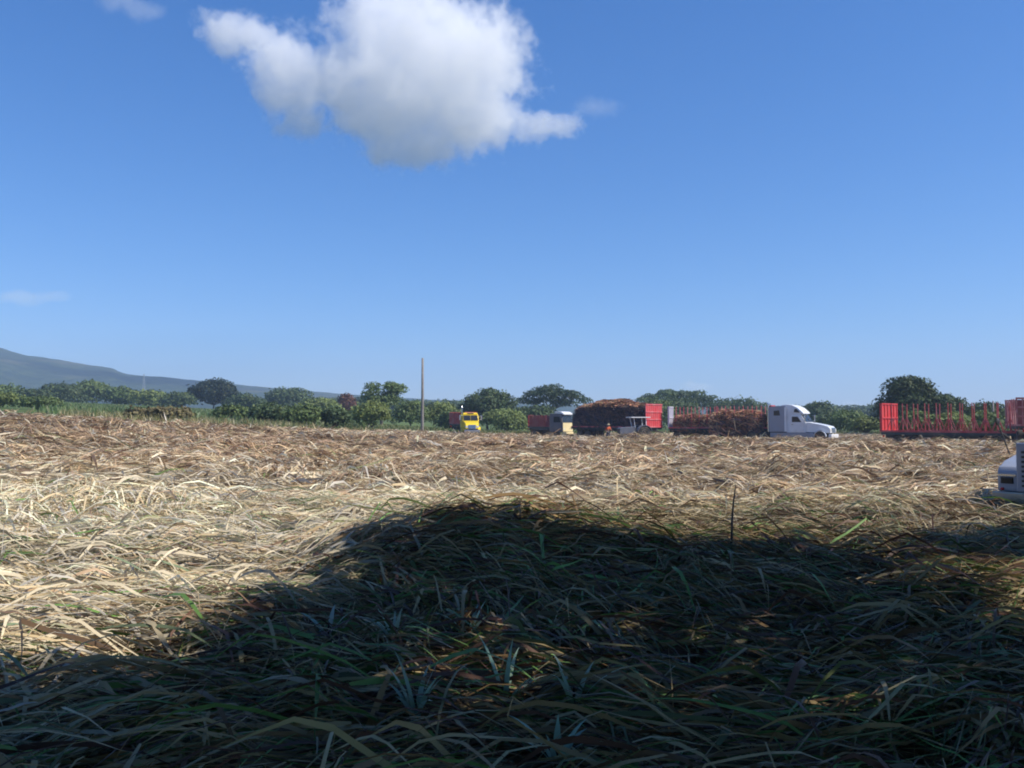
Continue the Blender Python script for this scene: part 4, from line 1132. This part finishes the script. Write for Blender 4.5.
# near white truck at the right edge: only its nose is in view
def flat_nose(loc, rz):
    t = root('truck', loc, rz, label='white truck nose with chrome bumper cut by the right edge', cat='truck')
    def tp(x, z): return 1 - .10 * max(0, x - 1.2)
    mb = MB(); mb.prism([(.2, .80), (.2, 1.38), (.9, 1.31), (1.75, 1.15), (2.05, 1.06), (2.12, .96), (2.12, .62), (1.95, .62), (1.85, .85), (1.55, 1.02), (1.2, 1.02), (.9, .85), (.8, .62), (.2, .62)], -.95, .95, .04, tp)
    hd = mb.obj('hood', M['silver'], t)
    for sy_ in (-1, 1):
        mb = MB(); mb.box(2.14, 2.155, sy_ * .68 - .15, sy_ * .68 + .15, .90, .93); mb.obj('trim_strip', M['chrome'], hd)
    mb = MB(); mb.box(2.125, 2.20, -.50, .50, .62, 1.50, .03); rh = mb.obj('radiator_housing', M['silver'], t)
    mb = MB()
    for k in range(8): mb.box(2.201, 2.215, -.40, .40, .72 + k * .085, .76 + k * .085)
    mb.obj('grille', M['black'], rh)
    for sy_ in (-1, 1):
        mb = MB()
        for k in range(3): mb.box(.30, .78, min(sy_ * .951, sy_ * .962), max(sy_ * .951, sy_ * .962), 1.0 + k * .06, 1.035 + k * .06)
        mb.obj('side_vent', M['black'], hd)
        mb = MB(); mb.box(2.0, 2.14, min(sy_ * .58, sy_ * .80), max(sy_ * .58, sy_ * .80), .76, .88, .02); mb.obj('headlight', M['glass'], t)
        mb = MB(); mb.box(2.05, 2.16, min(sy_ * .74, sy_ * .80), max(sy_ * .74, sy_ * .80), .64, .69, .02); mb.obj('marker_lamp', M['redlamp'], t)
        mb = MB(); mb.tube((1.75, sy_ * .80, 1.28), (1.80, sy_ * .98, 1.86), .012, .012, 6); mb.tube((1.80, sy_ * .98, 1.72), (1.1, sy_ * .85, 1.38), .010, .010, 6); mb.tube((1.80, sy_ * .98, 1.72), (1.45, sy_ * .98, 1.62), .010, .010, 6)
        mb.lathe_y((1.80, sy_ * .98, 1.88), [(.02, -.03), (.07, -.01), (.07, .01), (.02, .03)], 10)
        mb.obj('fender_mirror', M['black'], t)
        wheel(t, 1.37, sy_ * .82, .42, .24, M['chrome']); wheel(t, -3.2, sy_ * .85, .42, .42, M['grey'])
    mb = MB(); mb.box(2.12, 2.20, -.93, .93, .42, .62, .03); mb.box(1.75, 2.12, -.93, -.86, .42, .60, .02); mb.box(1.75, 2.12, .86, .93, .42, .60, .02); mb.obj('bumper', M['steel'], t)
    mb = MB(); mb.prism([(-1.6, .6), (-1.6, 2.25), (-1.4, 2.38), (-.25, 2.36), (.55, 1.44), (.199, 1.42), (.199, .6)], -.98, .98, .04); cb = mb.obj('cab', M['white'], t)
    mb = MB(); mb.prism([(-.20, 2.32), (.53, 1.48), (.55, 1.50), (-.18, 2.34)], -.88, .88); mb.obj('windshield', M['glass'], cb)
    for sy_ in (-1, 1):
        d = MB(); d.prism([(-1.1, .68), (-1.1, 2.2), (-.35, 2.2), (.15, 1.5), (.15, .68)], sy_ * .981, sy_ * 1.0); dd = d.obj('door', M['white'], cb)
        g = MB(); g.prism([(-1.0, 1.5), (-1.0, 2.12), (-.4, 2.12), (.0, 1.5)], sy_ * 1.001, sy_ * 1.008); g.obj('window', M['glass'], dd)
        h = MB(); h.box(-1.0, -.85, min(sy_ * 1.001, sy_ * 1.03), max(sy_ * 1.001, sy_ * 1.03), 1.35, 1.39, .008); h.obj('handle', M['black'], dd)
    mb = MB(); mb.box(-4.6, -1.7, -1.0, 1.0, .75, .88); mb.box(-4.6, -1.7, -1.0, -.96, .88, 1.3); mb.box(-4.6, -1.7, .96, 1.0, .88, 1.3); mb.box(-1.75, -1.7, -.95, .95, .88, 1.6); mb.obj('bed', M['grey'], t)
    mb = MB(); mb.box(-4.6, 1.9, -.45, -.33, .55, .72); mb.box(-4.6, 1.9, .33, .45, .55, .72); mb.obj('chassis', M['black'], t)
    return t
pt = at(983, 16.2); dirn = Vector((-.80, -.60, 0))
pt2 = pt - dirn * 2.3 + Vector((-dirn.y, dirn.x, 0)) * -(1.0) * -1
pt2.z = EYE - 77 / F * 16.2 - .50
flat_nose(pt2, face(dirn.x, dirn.y))

# ------------------------------------------------------------------ worker
def person(loc, rz):
    J = {'pelvis': (0, 0, .92), 'waist': (.02, 0, 1.08), 'chest': (.06, 0, 1.32), 'neck': (.08, 0, 1.48), 'head0': (.09, 0, 1.56), 'head1': (.10, 0, 1.70),
         'lsh': (.05, .19, 1.41), 'lel': (.16, .27, 1.14), 'lwr': (.38, .22, 1.06), 'lha': (.46, .20, 1.05),
         'rsh': (.05, -.19, 1.41), 'rel': (-.02, -.29, 1.13), 'rwr': (.16, -.28, .92), 'rha': (.21, -.27, .85),
         'lhip': (.0, .10, .88), 'lkn': (.14, .12, .50), 'lan': (.10, .13, .09), 'lto': (.28, .14, .04),
         'rhip': (.0, -.10, .88), 'rkn': (-.02, -.12, .48), 'ran': (-.16, -.13, .10), 'rto': (.02, -.14, .04)}
    rad = dict(pelvis=.15, waist=.135, chest=.165, neck=.06, head0=.085, head1=.10, lsh=.075, lel=.05, lwr=.034, lha=.04, rsh=.075, rel=.05, rwr=.034, rha=.04,
               lhip=.10, lkn=.07, lan=.05, lto=.045, rhip=.10, rkn=.07, ran=.05, rto=.045)
    E = [('pelvis', 'waist'), ('waist', 'chest'), ('chest', 'neck'), ('neck', 'head0'), ('head0', 'head1'), ('chest', 'lsh'), ('lsh', 'lel'), ('lel', 'lwr'), ('lwr', 'lha'), ('chest', 'rsh'), ('rsh', 'rel'), ('rel', 'rwr'), ('rwr', 'rha'),
         ('pelvis', 'lhip'), ('lhip', 'lkn'), ('lkn', 'lan'), ('lan', 'lto'), ('pelvis', 'rhip'), ('rhip', 'rkn'), ('rkn', 'ran'), ('ran', 'rto')]
    def skin(name, names, grow, mat, parent, extra=None):
        ix = {k: i for i, k in enumerate(names)}
        me = bpy.data.meshes.new(name)
        me.from_pydata([J[k] for k in names], [(ix[a], ix[b]) for a, b in E if a in ix and b in ix], [])
        o = bpy.data.objects.new(name, me); COL.objects.link(o)
        if parent: o.parent = parent
        sm = o.modifiers.new('skin', 'SKIN')
        for i, k in enumerate(names):
            me.skin_vertices[0].data[i].radius = (rad[k] + grow, (rad[k] + grow) * (.8 if k in ('pelvis', 'waist', 'chest') else 1))
        me.skin_vertices[0].data[0].use_root = True
        ss = o.modifiers.new('sub', 'SUBSURF'); ss.levels = 2; ss.render_levels = 2
        me.materials.append(mat)
        return o
    body = skin('person', ['pelvis'] + [k for k in J if k != 'pelvis'], 0, M['skin'], None)
    body.location = loc; body.rotation_euler = (0, 0, rz)
    tag(body, 'worker in an orange red shirt standing beside the dark side of the tallest load', 'person')
    skin('shirt', ['waist', 'chest', 'lsh', 'lel', 'rsh', 'rel'], .022, M['orange'], body)
    skin('trousers', ['pelvis', 'lhip', 'lkn', 'lan', 'rhip', 'rkn', 'ran'], .022, M['jeans'], body)
    mb = MB(); mb.lathe_y((0, 0, 0), [(.20, 0), (.19, .012), (.11, .03), (.105, .10), (.07, .13)], 16)
    h = mb.obj('hat', M['hat'], body); h.rotation_euler = (R(90), 0, 0); h.location = (.10, 0, 1.70)
    return body
person(at(608, 98), face(.3, -1))

# ------------------------------------------------------------------ fresh cane shoots and upright dead stalks in the near litter
def shoot(loc, h, n, seed, label, blue=.5):
    h = h * 1.15
    rs = np.random.default_rng(seed)
    loc = Vector(loc) + Vector((0, 0, .10))
    t = root('cane_shoot', loc, rs.random() * 6, label=label, cat='plant', group='young cane shoots in the near litter')
    for i in range(n):
        a = i * 2.4 + rs.normal() * .4; ln = h * (.55 + .5 * rs.random()); sp = .25 + .55 * rs.random()
        s = np.linspace(0, 1, 8)
        rr = ln * sp * (s ** 1.5); zz = ln * (s * (1 - .18 * sp) - .35 * sp * s ** 3)
        C = np.stack([np.cos(a) * rr, np.sin(a) * rr, zz - .06], -1)[None]
        W = np.repeat(np.array([[-math.sin(a), math.cos(a), .15 * rs.normal()]])[:, None, :], 8, 1)
        W = W / np.linalg.norm(W, axis=-1, keepdims=True)
        wd = (np.interp(s, [0, .25, .6, 1], [.5, 1, .8, .03]) * (.032 + .014 * rs.random()))[None]
        col = np.array([[.27 + .1 * rs.random(), .40 + .08 * rs.random(), .24 + blue * .14]])
        strips_mesh('leaf', C, W, wd, col, M['fresh'], t)
    mb = MB(); mb.path([(0, 0, -.12), (0, 0, .05), (.01, 0, h * .25)], [.012, .010, .004], 6); mb.obj('stem', M['fresh'], t)
def ground_px(px, py):
    """point of the litter surface seen at this pixel"""
    d = Vector(((px - 512) / F, 1.0, (HOR - py) / F))
    y = 2.0
    while y < 130:
        if EYE + d.z * y < gz(d.x * y, y) + .06: break
        y += .03
    return Vector((d.x * y, y, gz(d.x * y, y)))
for i, (px_, py_, h, n, lab) in enumerate([
    (417, 722, .48, 9, 'large pale blue green shoot with a full fan of leaves, lower left of centre'),
    (505, 708, .50, 6, 'tall narrow green shoot in the middle of the near shade'),
    (573, 712, .46, 6, 'forked green shoot right of the tall narrow one'),
    (395, 645, .40, 9, 'pale shoot with a dense brush of leaves behind the large one'),
    (556, 765, .34, 7, 'short blue green shoot at the bottom edge below the forked one'),
    (470, 640, .36, 5, 'small thin shoot behind the tall narrow one'),
    (330, 640, .38, 5, 'thin shoot on the left edge of the shade'),
    (618, 522, .42, 4, 'small shoot on the crest of the heap')]):
    shoot(ground_px(px_, py_), h, n, 40 + i, lab)

def stalk(loc, pts, r, label):
    mb = MB(); mb.path([Vector(p) for p in pts], [r * (1 - .6 * k / (len(pts) - 1)) for k in range(len(pts))], 6)
    o = mb.obj('dead_stalk', M['bark'], None, True); o.location = Vector(loc) + Vector((0, 0, .10))
    tag(o, label, 'stalk', 'dead stalks sticking out of the litter')
arc = lambda w, h, n=12: [(-w / 2 * math.cos(math.pi * k / n), 0, h * math.sin(math.pi * k / n) - .03) for k in range(n + 1)]
stalk(ground_px(728, 548) + Vector((0, -.1, .12)), [(0, 0, -.2), (.01, 0, .2), (.03, 0, .42), (.06, 0, .62)], .017, 'tallest upright dark stalk on the right of the heap crest')
stalk(ground_px(521, 528), [(0, 0, -.2), (-.01, 0, .12), (-.02, 0, .28)], .012, 'short straight dark stalk on the middle of the heap crest')
stalk(ground_px(424, 520), [(0, 0, -.2), (-.06, 0, .12), (-.16, 0, .26), (-.26, 0, .42)], .013, 'leaning dark stalk at the left end of the heap crest')
stalk(ground_px(760, 500), arc(.75, .30), .014, 'dark stalk bent into a low hoop behind the heap')
stalk(ground_px(812, 503), arc(.50, .26), .013, 'second smaller hooped stalk right of the first')
stalk(ground_px(968, 514), [(-.5, 0, -.02), (-.2, .1, .12), (.1, .2, .28), (.42, .3, .44)], .02, 'thick pale stalk slanting up to the right beyond the shade')
stalk(ground_px(955, 628), [(-.5, 0, .22), (-.15, 0, .16), (.3, 0, .12), (.6, .1, .1)], .02, 'thick cane stem lying across the sunlit patch at the right')
